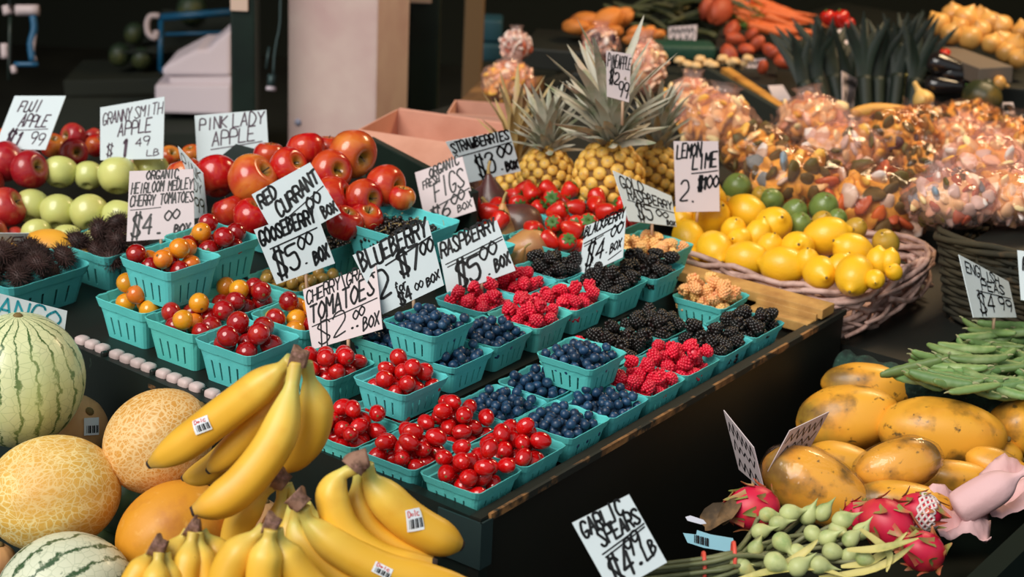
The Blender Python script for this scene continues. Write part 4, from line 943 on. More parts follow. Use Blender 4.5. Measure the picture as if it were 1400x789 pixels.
# ------------------------------------------------------------------ pineapples
m_eye = mat('pineapple_eye', (234, 186, 86), .5, .08, spots=[((204, 140, 50), 60, .5, .7)]); m_gap = mat('pineapple_rind', (120, 84, 40), .8, 0); m_bract = mat('pineapple_bract', (206, 176, 130), .8, 0)
m_crn = mat('pineapple_leaf', (184, 178, 160), .5, .1, spots=[((216, 188, 164), 9, .5, .75), ((132, 146, 112), 20, .5, .7)])
m_crn2 = mat('dried_pineapple_leaf', (190, 164, 110), .6, .1, spots=[((140, 130, 110), 9, .45, .7), ((200, 150, 130), 16, .55, .75)])
def pineapple(px, d, rpx, crown_len, dry, spread, lean, label, n=46, seed=1):
    r = rpx*pxm(d); h = r*1.15; b = MB(); N = 92
    b.blob((r*.97, r*.97, h*.98), 24, 16, None, None, 1)
    e = MB(); e.blob((1, 1, .5), 8, 5)
    for i in range(N):
        z = 1-2*(i+.5)/N; a = i*2.39996; q = math.sqrt(1-z*z); nv = Vector((q*math.cos(a)/r, q*math.sin(a)/r, z/h)).normalized(); p = Vector((q*r*math.cos(a), q*r*math.sin(a), z*h))
        M = TL_(p*.985) @ tilt(nv); b.add(e.v, e.f, M @ SM(r*.21)); b.add(e.v, e.f, M @ TL_((0, 0, r*.085)) @ SM(r*.055, r*.04, r*.05), 2)
    p0 = atd(*px, d)
    o = solo('pineapple', b, [m_eye, m_gap, m_bract], label, 'pineapple', TL_(p0))
    c = MB(); rr = random.Random(seed); L = crown_len*pxm(d); lv = (RT*lean[0]-UP*lean[1]); up = Vector((0, 0, 1))
    for i in range(n):
        t = i/(n-1); a = i*2.39996; out = Vector((math.cos(a), math.sin(a), 0)); el = (spread*(1-t)+.10*t)*rr.uniform(.8, 1.2)
        dv = (up*math.cos(el)+out*math.sin(el)+lv*.30*(.4+.6*math.sin(i*1.7))).normalized(); ln = L*(.42+.6*t)*rr.uniform(.75, 1.1)
        base = Vector((0, 0, h*.95+L*.22*t))+out*r*.25*(1-t)
        tip = base+dv*ln+out*ln*.28*(1-t*.4)-up*ln*.10*(1-t)
        c.strip([base, base+dv*ln*.5, tip], lambda s: max(.0006, r*.26*(1-s)**.8*(.7+.6*s)), out.cross(dv).cross(dv)*-1, thick=.0, fold=.5)
    part('crown', c, [m_crn2 if dry else m_crn], o)
    return o
pineapple((832, 246), 3.90, 47, 138, False, 1.25, (-1.5, -.1), 'pineapple with the tallest spiky grey-green crown, middle of three', 60, 1)
pineapple((747, 244), 3.98, 38, 84, False, 1.2, (-.7, 0), 'pineapple with a low greyish crown, left of the tall one', 44, 2)
pineapple((894, 242), 4.08, 38, 88, False, .7, (.15, -.2), 'pineapple with an upright bluish crown behind the gold raspberry card', 40, 3)
pineapple((700, 262), 4.15, 34, 120, True, .9, (.1, -.2), 'pineapple with sparse straw-coloured leaves, behind the strawberry card', 24, 4)
# ------------------------------------------------------------------ cardboard, dark boards
m_cb = mat('pinkish_cardboard', (206, 150, 128), .8, .04, spots=[((192, 134, 112), 8, .45, .7)])
def carton(px, d, size, yaw, label, tiltx=0, flap=True):
    x, y, z = size; t = .004
    e = empty('cardboard_box', TL_(atd(*px, d)) @ Matrix.Rotation(yaw, 4, 'Z') @ Matrix.Rotation(tiltx, 4, 'X'), label, 'cardboard box')
    b = MB(); b.box((0, -y/2, z/2), (x, t, z)); b.box((0, y/2, z/2), (x, t, z)); b.box((-x/2, 0, z/2), (t, y+t, z)); b.box((x/2, 0, z/2), (t, y+t, z)); b.box((0, 0, t/2), (x, y, t)); part('body', b, m_cb, e, None, None, False)
    if flap:
        for s, a in ((-1, .9), (1, .7)):
            b = MB(); b.box((0, s*.06, 0), (x*.98, .12, t)); part('flap', b, m_cb, e, None, TL_((0, s*(y/2+.002), z+.002)) @ Matrix.Rotation(-s*a*.55, 4, 'X'), False)
carton((596, 232), 4.25, (.30, .22, .10), -.35, 'open pinkish cardboard box behind the red apples')
carton((660, 205), 4.75, (.17, .14, .11), -.1, 'small pinkish cardboard box behind the strawberry card', 0, False)
b = MB(); p0, p1 = atd(506, 187, 3.95), atd(650, 262, 3.62); dv = (p1-p0); L = dv.length
b.bbox((L/2, 0, -.06), (L, .018, .12), .003)
solo('crate_board', b, m_green, 'dark green board closing the apple display on the right', 'board', TL_(p0) @ Vector((1, 0, 0)).rotation_difference(dv.normalized()).to_matrix().to_4x4(), smooth=False)
b = MB(); b.prism([(.44, .001), (.44, .008), (.76, .135), (.76, .001)], .83, 1.22)
MM = TM(0, 0, 0) @ Matrix(((1, 0, 0, 0), (0, 0, 1, 0), (0, 1, 0, 0), (0, 0, 0, 1)))
solo('apple_ramp', b, m_board, 'dark green ramp carrying the pile of red apples', 'ramp', MM, smooth=False)
# ------------------------------------------------------------------ right side: counter, baskets, lemons
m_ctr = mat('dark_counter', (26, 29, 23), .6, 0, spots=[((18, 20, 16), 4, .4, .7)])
CT = -.105
b = MB(); b.prism([(1.165, -.175), (1.405, -.175), (1.405, -1.1), (4.4, -1.1), (4.4, 1.6), (1.165, 1.6)], -.90, CT); ctr = solo('display_counter', b, m_ctr, 'long dark counter behind the berry table carrying lemons and bags', 'counter', TM(0, 0, 0), smooth=False)
m_wick = mat('pale_wicker', (204, 168, 156), .65, 0, spots=[((150, 116, 104), 26, .4, .65)], bump=(90, .001))
m_wickd = mat('dark_wicker', (56, 48, 28), .85, 0, spots=[((32, 31, 20), 8, .4, .6), ((84, 64, 40), 22, .62, .75)], bump=(80, .002))
def wicker(name, r0, r1, l0, l1, z0, z1, m, label, rad=.006, layers=7, loose=0.0, rimr=.008, skip=()):
    e = empty(name, TM((r0+r1)/2, (l0+l1)/2, z0), label, 'basket')
    w, h = (r1-r0)/2, (l1-l0)/2; c = min(min(w, h)*.3, .075); path = []
    for cx, cy, a0 in ((w-c, h-c, 0), (-w+c, h-c, 1), (-w+c, -h+c, 2), (w-c, -h+c, 3)):
        for k in range(5): a = (a0+k/4)*PI/2; path.append((cx+c*math.cos(a), cy+c*math.sin(a)))
    P = [Vector((x, y, 0)) for x, y in path]; P.append(P[0]); n = 0; Q = []
    for a, b_ in zip(P, P[1:]):
        k = max(1, int((b_-a).length/.016)); Q += [a+(b_-a)*i/k for i in range(k)]
    N = len(Q)-(len(Q) % 4); Q = Q[:N]; rr = random.Random(3)
    H = z1-z0; wv = MB()
    for j in range(layers):
        z = .012+(H-.016)*j/max(1, layers-1); fl = 1+.08*z/H; pts = []
        for i in range(0, N, 2):
            q = Q[i]; nn = Vector((q.x/w, q.y/h, 0)).normalized(); s = (1 if ((i//2)+j) % 2 else -1)*rad*.8
            pts.append(q*fl+nn*s+Vector((0, 0, z+rr.uniform(-1, 1)*(.002+loose*.5))))
        pts.append(pts[0]); wv.tube(pts, rad*(1+loose*20*.3), 6, 2)
    stk = wv
    for i in range(0, N, 4):
        q = Q[i]; stk.tube([q+Vector((0, 0, .003)), q*1.08+Vector((0, 0, H+.004))], rad*.7, 5, 1)
    part('weave', wv, m, e)
    rm = MB()
    for s in range(3):
        pts = []
        for i in range(0, N, 3):
            q = Q[i]; nn = Vector((q.x/w, q.y/h, 0)).normalized(); a = i*.33+s*2.09
            pts.append(q*1.08+nn*math.cos(a)*(rimr+loose*.3)+Vector((0, 0, H+math.sin(a)*(rimr+loose*.2)+rr.uniform(-loose, loose)*.4)))
        pts.append(pts[0]); rm.tube(pts, rimr*.75, 6, 2)
    if loose:
        for k in range(46):
            i = rr.randrange(N); j = (i+rr.randrange(5, 16)) % N; nn = Vector((Q[i].x/w, Q[i].y/h, 0)).normalized()
            a, d = Q[i]*1.09+nn*.012, Q[j]*1.09+nn*.012; a.z, d.z = H*rr.uniform(.2, 1.12), H*rr.uniform(.2, 1.1); rm.tube([a, (a+d)/2+nn*.015, d], .0045, 5, 3)
    part('rim', rm, m, e)
    b = MB(); b.prism([(x*.97, y*.97) for x, y in path], .0, .008); part('base', b, m, e, None, None, False)
    return e
wicker('wicker_basket', 1.155, 1.54, -.02, .375, CT+.001, -.01, m_wick, 'pale wicker basket full of lemons and limes', .0055, 7, .02, .008)
ham = wicker('wicker_hamper', 1.42, 1.85, -.98, -.10, CT+.001, .072, m_wickd, 'large dark wicker hamper under the wrapped bags at right', .0055, 17, 0, .009)
b = MB(); b.box((0, 0, .165), (.40, .80, .01)); part('lid_board', b, m_ctr, ham, None, None, False)
m_lem = mat('lemon_skin', (244, 188, 34), .38, .05, spots=[((236, 172, 28), 12, .5, .8)], bump=(190, .0009), coat=.1)
m_lime = mat('lime_skin', (112, 132, 64), .35, .1, spots=[((200, 160, 56), 11, .54, .76), ((54, 84, 38), 18, .5, .7)], bump=(190, .0008), coat=.15)
m_lime2 = mat('yellow_lime_skin', (190, 150, 50), .35, .1, spots=[((96, 120, 52), 12, .5, .7)], bump=(190, .0008))
for kn, nm, m, asp in (('lemon', 'lemon', m_lem, 1.12), ('lime', 'lime', m_lime, 1.06), ('lime2', 'lime', m_lime2, 1.06)):
    b = MB(); b.lathe([(0, -.0445*asp), (.005, -.043*asp), (.010, -.0385*asp), (.024, -.030*asp), (.0345, -.010*asp), (.0350, .008*asp), (.026, .028*asp), (.012, .0375*asp), (.006, .0425*asp), (.0, .0445*asp)], 22)
    c = MB(); c.lathe([(.0, .0425*asp), (.0032, .044*asp), (.002, .0462*asp), (0, .0462*asp)], 7, None, 0, 1)
    KIND[kn] = (nm, 'citrus', b.mesh(nm, m), [('stem_end', c.mesh('stem_end', m_scar))])
def dcit(x, y): return 3.75-(x-950)*.00105+max(0, 335+(x-950)*.19-y)*.0034
for x, y, r, ax in ((972, 299, 25, None), (969, 281, 24, None), (1020, 289, 24, (.7, .3, .5)), (1057, 309, 26, (.2, -.3, .9)), (977, 341, 25, (.2, .5, .8)), (1021, 354, 25, (.9, .1, .3)), (1071, 363, 27, (1, .15, .2)), (1090, 340, 24, None), (1130, 323, 27, (1, -.25, .2)), (1167, 344, 25, (-.8, -.4, .3)), (1168, 376, 27, (-.3, .6, .7)), (1121, 373, 24, (.1, .2, .9)), (941, 327, 23, (.2, .9, .3)), (934, 301, 16, None), (1012, 328, 18, None), (1052, 340, 19, None), (1200, 358, 17, (.1, -1, 0)), (1216, 358, 15, (.2, -1, 0)), (1036, 322, 19, None), (1003, 316, 18, None), (1147, 366, 18, None), (1222, 372, 12, None), (1104, 360, 18, None), (948, 352, 14, None), (1196, 382, 14, None)):
    fruit('lemon', x, y, r, dcit(x, y), 'bright yellow lemon in the pale wicker basket', 'lemons in the wicker basket', ax, .036)
for x, y, r, k in ((968, 268, 21, 'lime'), (1008, 259, 21, 'lime'), (1056, 274, 16, 'lime'), (1126, 285, 21, 'lime'), (1093, 308, 17, 'lime'), (1086, 291, 18, 'lime'), (1169, 314, 16, 'lime2'), (1211, 333, 19, 'lime2'), (1124, 304, 15, 'lime2'), (992, 280, 12, 'lime2'), (1040, 268, 13, 'lime2'), (1145, 300, 14, 'lime')):
    fruit(k, x, y, r, dcit(x, y)+.03, 'green lime along the back of the lemon basket', 'limes in the wicker basket', (rnd.uniform(-.6, .6), -.6, .8), .036)

b = MB(); b.prism([(1.9, -.02), (2.75, -.02), (2.75, 1.55), (1.7, 1.55), (1.55, .60), (1.55, .42)], CT+.001, -.052); solo('bag_stand', b, m_ctr, 'low dark stand lifting the wrapped bags above the counter', 'stand', TM(0, 0, 0), smooth=False)
# ------------------------------------------------------------------ wrapped bags
FILM = film('clear_film', (250, 236, 226),   .20, .03); FILMC = film('shiny_wrap', (255, 253, 250), .34, .015); FILMP = film('pinkish_film', (250, 232, 228), .24, .13)
PC = {'y': mat('yellow_chip', (244, 186, 84), .5, 0, spots=[((190, 122, 40), 30, .45, .7)]), 'b': mat('brown_chip', (160, 108, 46), .6, 0, spots=[((70, 50, 26), 30, .5, .7)]), 'o': mat('orange_chip', (220, 110, 40), .5, 0),
      'g': mat('olive_chip', (96, 80, 36), .6, 0), 'p': mat('pink_chip', (244, 200, 170), .5, 0), 'r': mat('red_chip', (190, 92, 54), .5, 0), 'c': mat('cream_chip', (244, 212, 156), .5, 0), 'v': mat('plum_chip', (76, 40, 50), .5, 0), 'w': mat('pale_slip', (224, 206, 196), .5, 0), 'u': mat('blue_slip', (128, 146, 160), .5, 0)}
def bag(px, rx, ry, d, mix_, label, fm=None, seed=1, lean=(.3, -1), n=80, tail=True, group='cellophane bags'):
    if isinstance(d, tuple): d = (at(px[0], px[1], d[1])-CAM).dot(FWD)
    a, c, h = rx*pxm(d), rx*pxm(d)*.8, ry*pxm(d); P = atd(*px, d)
    a *= 1.1; c *= 1.1; h *= 1.1; e = empty('snack_bag', TL_(P), label, 'bag', group); rr = random.Random(seed)
    b = MB(); piece = MB(); piece.blob((1, .8, .34), 9, 6, lambda t, q: 1+.12*math.sin(3*q))
    keys = sorted(set(mix_)); 
    for i in range(n):
        z = 1-2*(i+.5)/n; an = i*2.39996; q = math.sqrt(1-z*z); k = rr.uniform(.70, .93)
        s = rr.uniform(.13, .22)*min(a, h)*1.6
        b.add(piece.v, piece.f, TL_((q*a*math.cos(an)*k, q*c*math.sin(an)*k, z*h*k)) @ Euler((rr.uniform(0, 6), rr.uniform(0, 6), rr.uniform(0, 6))).to_matrix().to_4x4() @ SM(s), keys.index(rr.choice(mix_)))
    b.blob((a*.76, c*.76, h*.76), 14, 9, None, None, keys.index('y') if 'y' in keys else 0)
    o = part('contents', b, [PC[k] for k in keys], e); o['kind'] = 'stuff'
    f = MB(); ph = [rr.uniform(0, 6) for _ in range(6)]
    f.blob((a, c, h), 36, 22, lambda t, q: 1.0+.05*math.sin(5*q+ph[0]+3*t)+.045*math.sin(9*q-4*t+ph[1])+.03*math.sin(14*t+ph[2]+2*q)+.02*math.sin(17*q+ph[3]))
    if tail:
        ld = (RT*lean[0]-UP*lean[1]).normalized()
        ox = ld.orthogonal().normalized(); oy = ld.cross(ox); vs = []; R, Cn = 6, 22
        for j in range(R):
            t = j/(R-1); rad = a*(.42*(1-t)**1.5+.09+.30*t**2); ctr_ = ld*(h*.75+h*.62*t)
            for i in range(Cn):
                an = 2*PI*i/Cn; w = rad*(1+.28*t*math.sin(4*an+ph[4])+.12*math.sin(7*an)); vs.append(ctr_+ox*math.cos(an)*w+oy*math.sin(an)*w)
        f.add(vs, [(j*Cn+i, j*Cn+(i+1) % Cn, (j+1)*Cn+(i+1) % Cn, (j+1)*Cn+i) for j in range(R-1) for i in range(Cn)])
    part('film', f, fm or FILM, e)
    return e
for args in (
 ((982, 168), 50, 36, 4.60, 'yyycc', 'pale bag of yellow chips right of the pineapple crowns', FILMP, 1, (.2, -1)),
 ((1036, 208), 48, 34, 4.35, 'yyycbg', 'gold bag behind the lemon lime card', FILM, 2, (.8, -.8)),
 ((1084, 246), 72, 42, 4.05, 'yyyygggcuw', 'big bag of golden chips with a bluish slip, right behind the limes', FILM, 3, (1, -.25)),
 ((1112, 165), 46, 32, 4.70, 'cccyp', 'pinkish white bag in front of the leek bases', FILMP, 4, (-.2, -1)),
 ((1152, 206), 54, 36, 4.40, 'yycpwg', 'pale bag in the middle of the bag pile with a hazy top', FILMP, 5, (.3, -1)),
 ((1192, 280), 74, 50, 4.00, 'yybgggorw', 'large bag of brown and orange pieces nearest the limes', FILM, 6, (.3, -1)),
 ((1222, 188), 54, 34, 4.50, 'yyyvvbg', 'bag of yellow chips with dark plum pieces', FILM, 7, (.7, -.8)),
 ((1262, 232), 44, 34, 4.25, 'ggbyb', 'dark bag of olive pieces behind the red ribboned bag', FILM, 8, (.2, -1)),
 ((1300, 272), 58, 36, ('z', .13), 'wrpcgwu', 'bag of white and red pieces on the dark hamper', FILMP, 9, (-.3, -1)),
 ((1350, 232), 64, 42, 4.15, 'cpcpwy', 'hazy pink bag at the right behind the cream bag', FILMP, 10, (.2, -1)),
 ((1380, 268), 62, 36, ('z', .13), 'cccypw', 'cream bag on the hamper at the right edge', FILMP, 11, (.6, -.8)),
 ((1312, 190), 44, 26, 4.55, 'ccyy', 'cream bag below the dark squash', FILMP, 12, (.3, -1)),
 ((1384, 192), 44, 28, 4.50, 'yycb', 'yellow bag below the tiny card at far right', FILM, 13, (.4, -1)),
 ((944, 140), 34, 30, 4.80, 'ccpyp', 'small pinkish bag left of the dark wood board', FILMP, 14, (.1, -1)),
 ((882, 92), 26, 34, 4.95, 'ppcp', 'pink plastic bag standing behind the pineapple card', FILMP, 15, (0, -1)),
 ((822, 62), 24, 22, 5.2, 'ppwv', 'pinkish bag at the back left of the pineapple card', FILMP, 16, (0, -1)),
 ((1325, 160), 46, 20, 4.75, 'bbyb', 'flat bag of brown nuts beside the squash', FILM, 17, (1, -.2)),
 ((1262, 168), 36, 22, 4.7, 'gbyy', 'bag of dark green and yellow pieces behind the nuts', FILM, 18, (.4, -.6)),
 ((696, 112), 34, 26, 5.0, 'ywpc', 'pinkish net bag behind the dried pineapple leaves', FILMP, 19, (.1, -1)),
 ((706, 62), 20, 18, 5.2, 'wwwr', 'white plastic bag with a red corner left of the pineapples', FILMP, 20, (0, -1))):
    bag(*args)

# ------------------------------------------------------------------ lower right bin: pea pods, papayas, dragon fruit, garlic spears
BZ = -.238
m_bin = mat('green_bin_board', (13, 25, 19), .8, 0, spec=.12, spots=[((10, 18, 14), 5, .4, .7)], bump=(20, .001))
bn = empty('display_bin', TM(.65, -.37, -RIM), 'low dark green bin in front holding papayas, peas and garlic spears', 'bin')
def bnp(name, poly, z0, z1): b = MB(); b.prism([(x-.65, y+.37) for x, y in poly], z0+RIM, z1+RIM); part(name, b, m_bin, bn, None, None, False)
bnp('floor_board', [(.10, -.62), (1.375, -.62), (1.375, -.20), (.10, -.20)], BZ-.02, BZ)
bnp('side_rail', [(.10, -.655), (1.375, -.655), (1.375, -.622), (.10, -.622)], -.90, -.046)
bnp('inner_rail', [(.10, -.20), (1.375, -.20), (1.375, -.186), (.10, -.186)], -.90, BZ)
bnp('back_board', [(1.375, -.655), (1.39, -.655), (1.39, -.186), (1.375, -.186)], -.90, -.115)
b = MB(); b.prism([(1.10, BZ+.001), (1.37, BZ+.001), (1.37, -.09), (1.2, -.105), (1.10, -.15)], -.61, -.21); solo('bin_riser', b, m_bin, 'dark riser under the heap of pea pods', 'riser', MM, smooth=False)
m_pod = mat('pea_pod', (104, 134, 76), .5, .22, spots=[((176, 188, 136), 14, .5, .75), ((176, 124, 50), 9, .66, .76)], huevar=.02)
m_podc = mat('pea_calyx', (150, 150, 110), .7, 0)
b = MB(); b.tube([(-.046, 0, .003), (-.028, 0, .0005), (0, 0, 0), (.028, 0, .0015), (.045, 0, .006)], lambda t: .0098*max(.10, math.sin(PI*min(.985, max(.02, t)))**.36)*(1+.05*math.sin(t*44)), 10, 5, fn=lambda x, a: 1-.32*abs(math.sin(a)))
c = MB(); c.tube([(.044, 0, .006), (.048, 0, .008), (.054, .001, .008)], [.0026, .0008], 6)
KIND['pod'] = ('pea_pod', 'pea pod', b.mesh('pea_pod', m_pod), [('calyx', c.mesh('calyx', m_podc))])
rr = random.Random(8); placed = []
for i in range(230):
    x, y = rr.uniform(1172, 1440), rr.uniform(446, 548)
    if y < 525-(x-1172)*.34 and x < 1330: continue
    if y > 512+(x-1190)*.15: continue
    p = at(x, y, 0)
    k = 0
    z = -.075+rr.uniform(0, .030)+.018*math.sin((x-1180)/80)
    p = at(x, y, z); q_ = p-T(0, 0, 0)
    if q_.dot(RD) > 1.38: continue
    spawn('pod', TL_(p) @ Matrix.Rotation(rr.gauss(-.25, .55)+(PI if rr.random() < .5 else 0), 4, 'Z') @ Matrix.Rotation(rr.uniform(-.3, .3), 4, 'Y') @ Matrix.Rotation(rr.uniform(-1.2, 1.2), 4, 'X') @ SM(rr.uniform(.9, 1.25)), 'green pea pod in the heap below the english peas card', 'pea pods')
m_turf = mat('green_mat', (34, 66, 54), .9, 0, spots=[((100, 130, 114), 90, .6, .75), ((18, 36, 30), 30, .4, .6)], bump=(140, .006))
b = MB(); b.tube([at(1150, 500, -.11), at(1220, 520, -.105), at(1310, 540, -.105), at(1400, 566, -.11), at(1470, 590, -.11)], lambda t: .030+.004*math.sin(t*60), 14, 10); solo('turf_mat', b, m_turf, 'rolled dark green matting between the pea pods and papayas', 'mat')
m_pap = mat('papaya_skin', (232, 166, 52), .42, .05, spots=[((206, 132, 36), 9, .46, .7), ((150, 132, 52), 6, .56, .74), ((128, 94, 38), 16, .54, .70), ((104, 78, 36), 60, .62, .70)], coat=.1)
def papaya(px, a, s, ang, d, label, wrap=False):
    s *= 1.16; a *= 1.05; r = s*pxm(d); L = a*pxm(d); b = MB()
    b.lathe([(0, -L), (r*.18, -L*.985), (r*.62, -L*.82), (r*.95, -L*.42), (r, -L*.05), (r*.92, L*.32), (r*.72, L*.66), (r*.42, L*.9), (r*.12, L*.985), (0, L)], 28, None, 0, 4, lambda t, u: 1+.025*math.cos(5*t))
    A = math.radians(ang)
    o = solo('papaya', b, m_pap, label, 'papaya', TL_(atd(*px, d)) @ tilt(px_axis((math.cos(A), math.sin(A), .12))) @ Matrix.Rotation(rnd.uniform(0, 6), 4, 'Z'), 'papayas in the low bin')
    c = MB(); c.lathe([(0, L*.985), (r*.10, L*.99), (r*.07, L*1.04), (0, L*1.04)], 8, None, 0, 1); part('stem_end', c, m_scar, o)
    if wrap:
        f = MB(); f.lathe([(0, -L*1.03), (r*.5, -L*.97), (r*1.0, -L*.5), (r*1.05, 0), (r*.97, L*.35), (r*.8, L*.7), (r*.5, L*.97), (r*.3, L*1.04), (r*.12, L*1.12), (r*.34, L*1.3)], 36, None, 0, 4, lambda t, u: 1+.018*math.sin(11*t+9*u)+.012*math.sin(23*t-5*u)); part('plastic_film', f, FILMC, o)
    return o
papaya((1190, 528), 64, 27, 4, 3.40, 'papaya highest in the back of the pile, left of the matting')
papaya((1160, 572), 68, 40, -8, 3.28, 'fat bright papaya behind the leaning cards')
papaya((1304, 550), 60, 26, 4, 3.40, 'light papaya lying at the back under the pea pods')
papaya((1288, 592), 84, 41, 5, 3.22, 'largest papaya, blotched brown, in the middle of the pile')
papaya((1396, 585), 40, 40, 70, 3.28, 'papaya cut by the right edge of the frame')
papaya((1148, 636), 52, 27, 8, 3.16, 'papaya between the leaning card and the wrapped papaya')
papaya((1228, 636), 58, 31, 168, 3.00, 'shiny papaya wrapped in clear film on top of the pile', True)
papaya((1116, 666), 76, 40, 28, 2.96, 'big papaya in clear film leaning down toward the garlic buds', True)
papaya((1305, 655), 52, 22, 2, 3.12, 'brownish papaya right of the wrapped one')
papaya((1368, 642), 48, 22, 24, 3.14, 'papaya under the pink paper at the right')
papaya((1200, 610), 60, 26, 4, 3.34, 'shaded papaya deep in the middle of the pile')
papaya((1340, 618), 56, 26, 10, 3.24, 'shaded papaya behind the brownish one at right')
papaya((1180, 664), 56, 26, 6, 3.16, 'shaded papaya between the two wrapped ones')
papaya((1232, 688), 66, 26, 4, 2.95, 'papaya lying in front, behind the dragon fruit')
m_paper = mat('pink_paper', (222, 178, 178), .7, 0, bump=(26, .004))
b = MB(); r = 24*pxm(2.95); b.lathe([(0, -r*1.9), (r*.8, -r*1.75), (r*1.0, -r*1.2), (r*1.02, r*.4), (r*.8, r*1.3), (r*.32, r*1.9), (r*.18, r*2.3), (r*.34, r*2.8), (0, r*2.75)], 26, None, 0, 4, lambda t, u: 1+.03*math.sin(7*t+6*u))
solo('wrapped_papaya', b, m_paper, 'fruit rolled in pink paper with a twisted end, by the right rail', 'papaya', TL_(atd(1346, 676, 2.88)) @ tilt(px_axis((.86, -.5, .1))))
def sheet(quad, d, seed, label, name='paper_sheet'):
    b = MB(); N = 16; vs = []; rr = random.Random(seed)
    for j in range(N+1):
        for i in range(N+1):
            u, v = i/N, j/N; q = [(quad[0][k]*(1-u)+quad[1][k]*u)*(1-v)+(quad[3][k]*(1-u)+quad[2][k]*u)*v for k in (0, 1)]
            vs.append(atd(*q, d[0]*(1-v)+d[1]*v)+Vector((0, 0, .011*math.sin(9*u+3*v+seed)+.009*math.sin(14*v+5*u)+rr.uniform(-.004, .004))))
    b.add(vs, [(j*(N+1)+i, (j+1)*(N+1)+i, (j+1)*(N+1)+i+1, j*(N+1)+i+1) for j in range(N) for i in range(N)])
    o = solo(name, b, m_paper, label, 'paper'); mod(o, 'SOLIDIFY', thickness=.0012)
sheet([(1262, 668), (1352, 690), (1356, 728), (1276, 734)], (2.95, 2.86), 12, 'crumpled pink paper sheet beside the dragon fruit')
sheet([(1340, 640), (1440, 628), (1440, 690), (1330, 704)], (3.08, 2.90), 5, 'pink paper sheet under the rolled fruit at the right edge')
m_drag = mat('dragonfruit_skin', (206, 26, 64), .45, .06, spots=[((226, 84, 60), 10, .55, .8)]); m_scale = mat('dragonfruit_scale', (196, 90, 70), .5, 0, spots=[((132, 140, 70), 30, .4, .6)])
def dragon(px, r, d, ax, label):
    R_ = r*pxm(d); b = MB(); b.blob((R_, R_, R_*1.22), 22, 16)
    M = TL_(atd(*px, d)) @ tilt(px_axis(ax)); o = solo('dragon_fruit', b, m_drag, label, 'dragon fruit', M, 'dragon fruit')
    for i in range(18):
        z = -.75+1.6*i/17; a = i*2.39996; q = math.sqrt(max(.05, 1-z*z)); n = Vector((q*math.cos(a), q*math.sin(a), z)); p = Vector((n.x*R_, n.y*R_, n.z*R_*1.22)); t = (Vector((0, 0, 1))-n*n.z).normalized()
        c = MB(); ln = R_*(.5+.35*(z > .4)); c.strip([p-t*ln*.25-n*R_*.03, p+t*ln*.4+n*R_*.08, p+t*ln+n*R_*.30], lambda s: R_*.26*(1-s)**.8+.0004, n, thick=.001, fold=.25); part('scale', c, [m_scale], o)
    return o
dragon((1030, 694), 30, 2.82, (-1, .1, .1), 'dragon fruit at the left below the leaning cards')
dragon((1212, 716), 33, 2.72, (.7, .5, .3), 'pink dragon fruit right of the garlic buds')
dragon((1262, 754), 28, 2.66, (-.6, -.3, .5), 'dragon fruit lowest by the green rail')
dn = dragon((1256, 700), 26, 2.80, (.8, .1, .4), 'dragon fruit in a pale foam net beside the pink paper')
m_foam = mat('foam_net', (226, 206, 202), .8, 0)
b = MB(); r = 26*pxm(2.80)
for k in range(12): 
    a = 2*PI*k/12; b.tube([(r*1.04*math.cos(a+s*.5+j*.26*s)*math.sqrt(1-(.1+.12*j)**2), r*1.04*math.sin(a+s*.5+j*.26*s)*math.sqrt(1-(.1+.12*j)**2), r*1.22*(.1+.12*j)) for j in range(7) for s in (1,)], .0022, 5, 2); b.tube([(r*1.05*math.cos(a-j*.26)*math.sqrt(1-(.1+.12*j)**2), r*1.05*math.sin(a-j*.26)*math.sqrt(1-(.1+.12*j)**2), r*1.22*(.1+.12*j)) for j in range(7)], .0022, 5, 2)
part('foam_net', b, m_foam, dn)
dragon((1172, 706), 20, 2.84, (.2, -.5, .5), 'dragon fruit mostly hidden behind the garlic buds')
m_gst = mat('garlic_stem', (122, 122, 86), .5, .1, spots=[((98, 104, 66), 20, .4, .7)]); m_bud = mat('garlic_bud', (186, 192, 130), .5, .1, spots=[((204, 176, 96), 24, .55, .75), ((140, 160, 96), 30, .5, .7)]); m_band = mat('rubber_band', (226, 84, 66), .5, 0); m_lf = mat('pale_leaf', (204, 190, 116), .55, 0, spots=[((150, 150, 80), 20, .5, .7)])
g0 = atd(905, 778, 2.60); gb = empty('garlic_spear_bundle', TL_(g0), 'bundle of garlic spears with pale buds, tied with red rubber bands', 'garlic spears'); gi = TL_(-g0); rr = random.Random(21)
buds = [(1048, 704), (1062, 716), (1078, 702), (1104, 706), (1124, 702), (1150, 712), (1038, 727), (1032, 752), (1068, 740), (1088, 755), (1110, 729), (1130, 736), (1144, 724), (1136, 754), (1162, 738), (1160, 760), (1118, 772), (1058, 768), (1015, 775), (1090, 776), (1180, 762), (1176, 728), (1004, 768)]
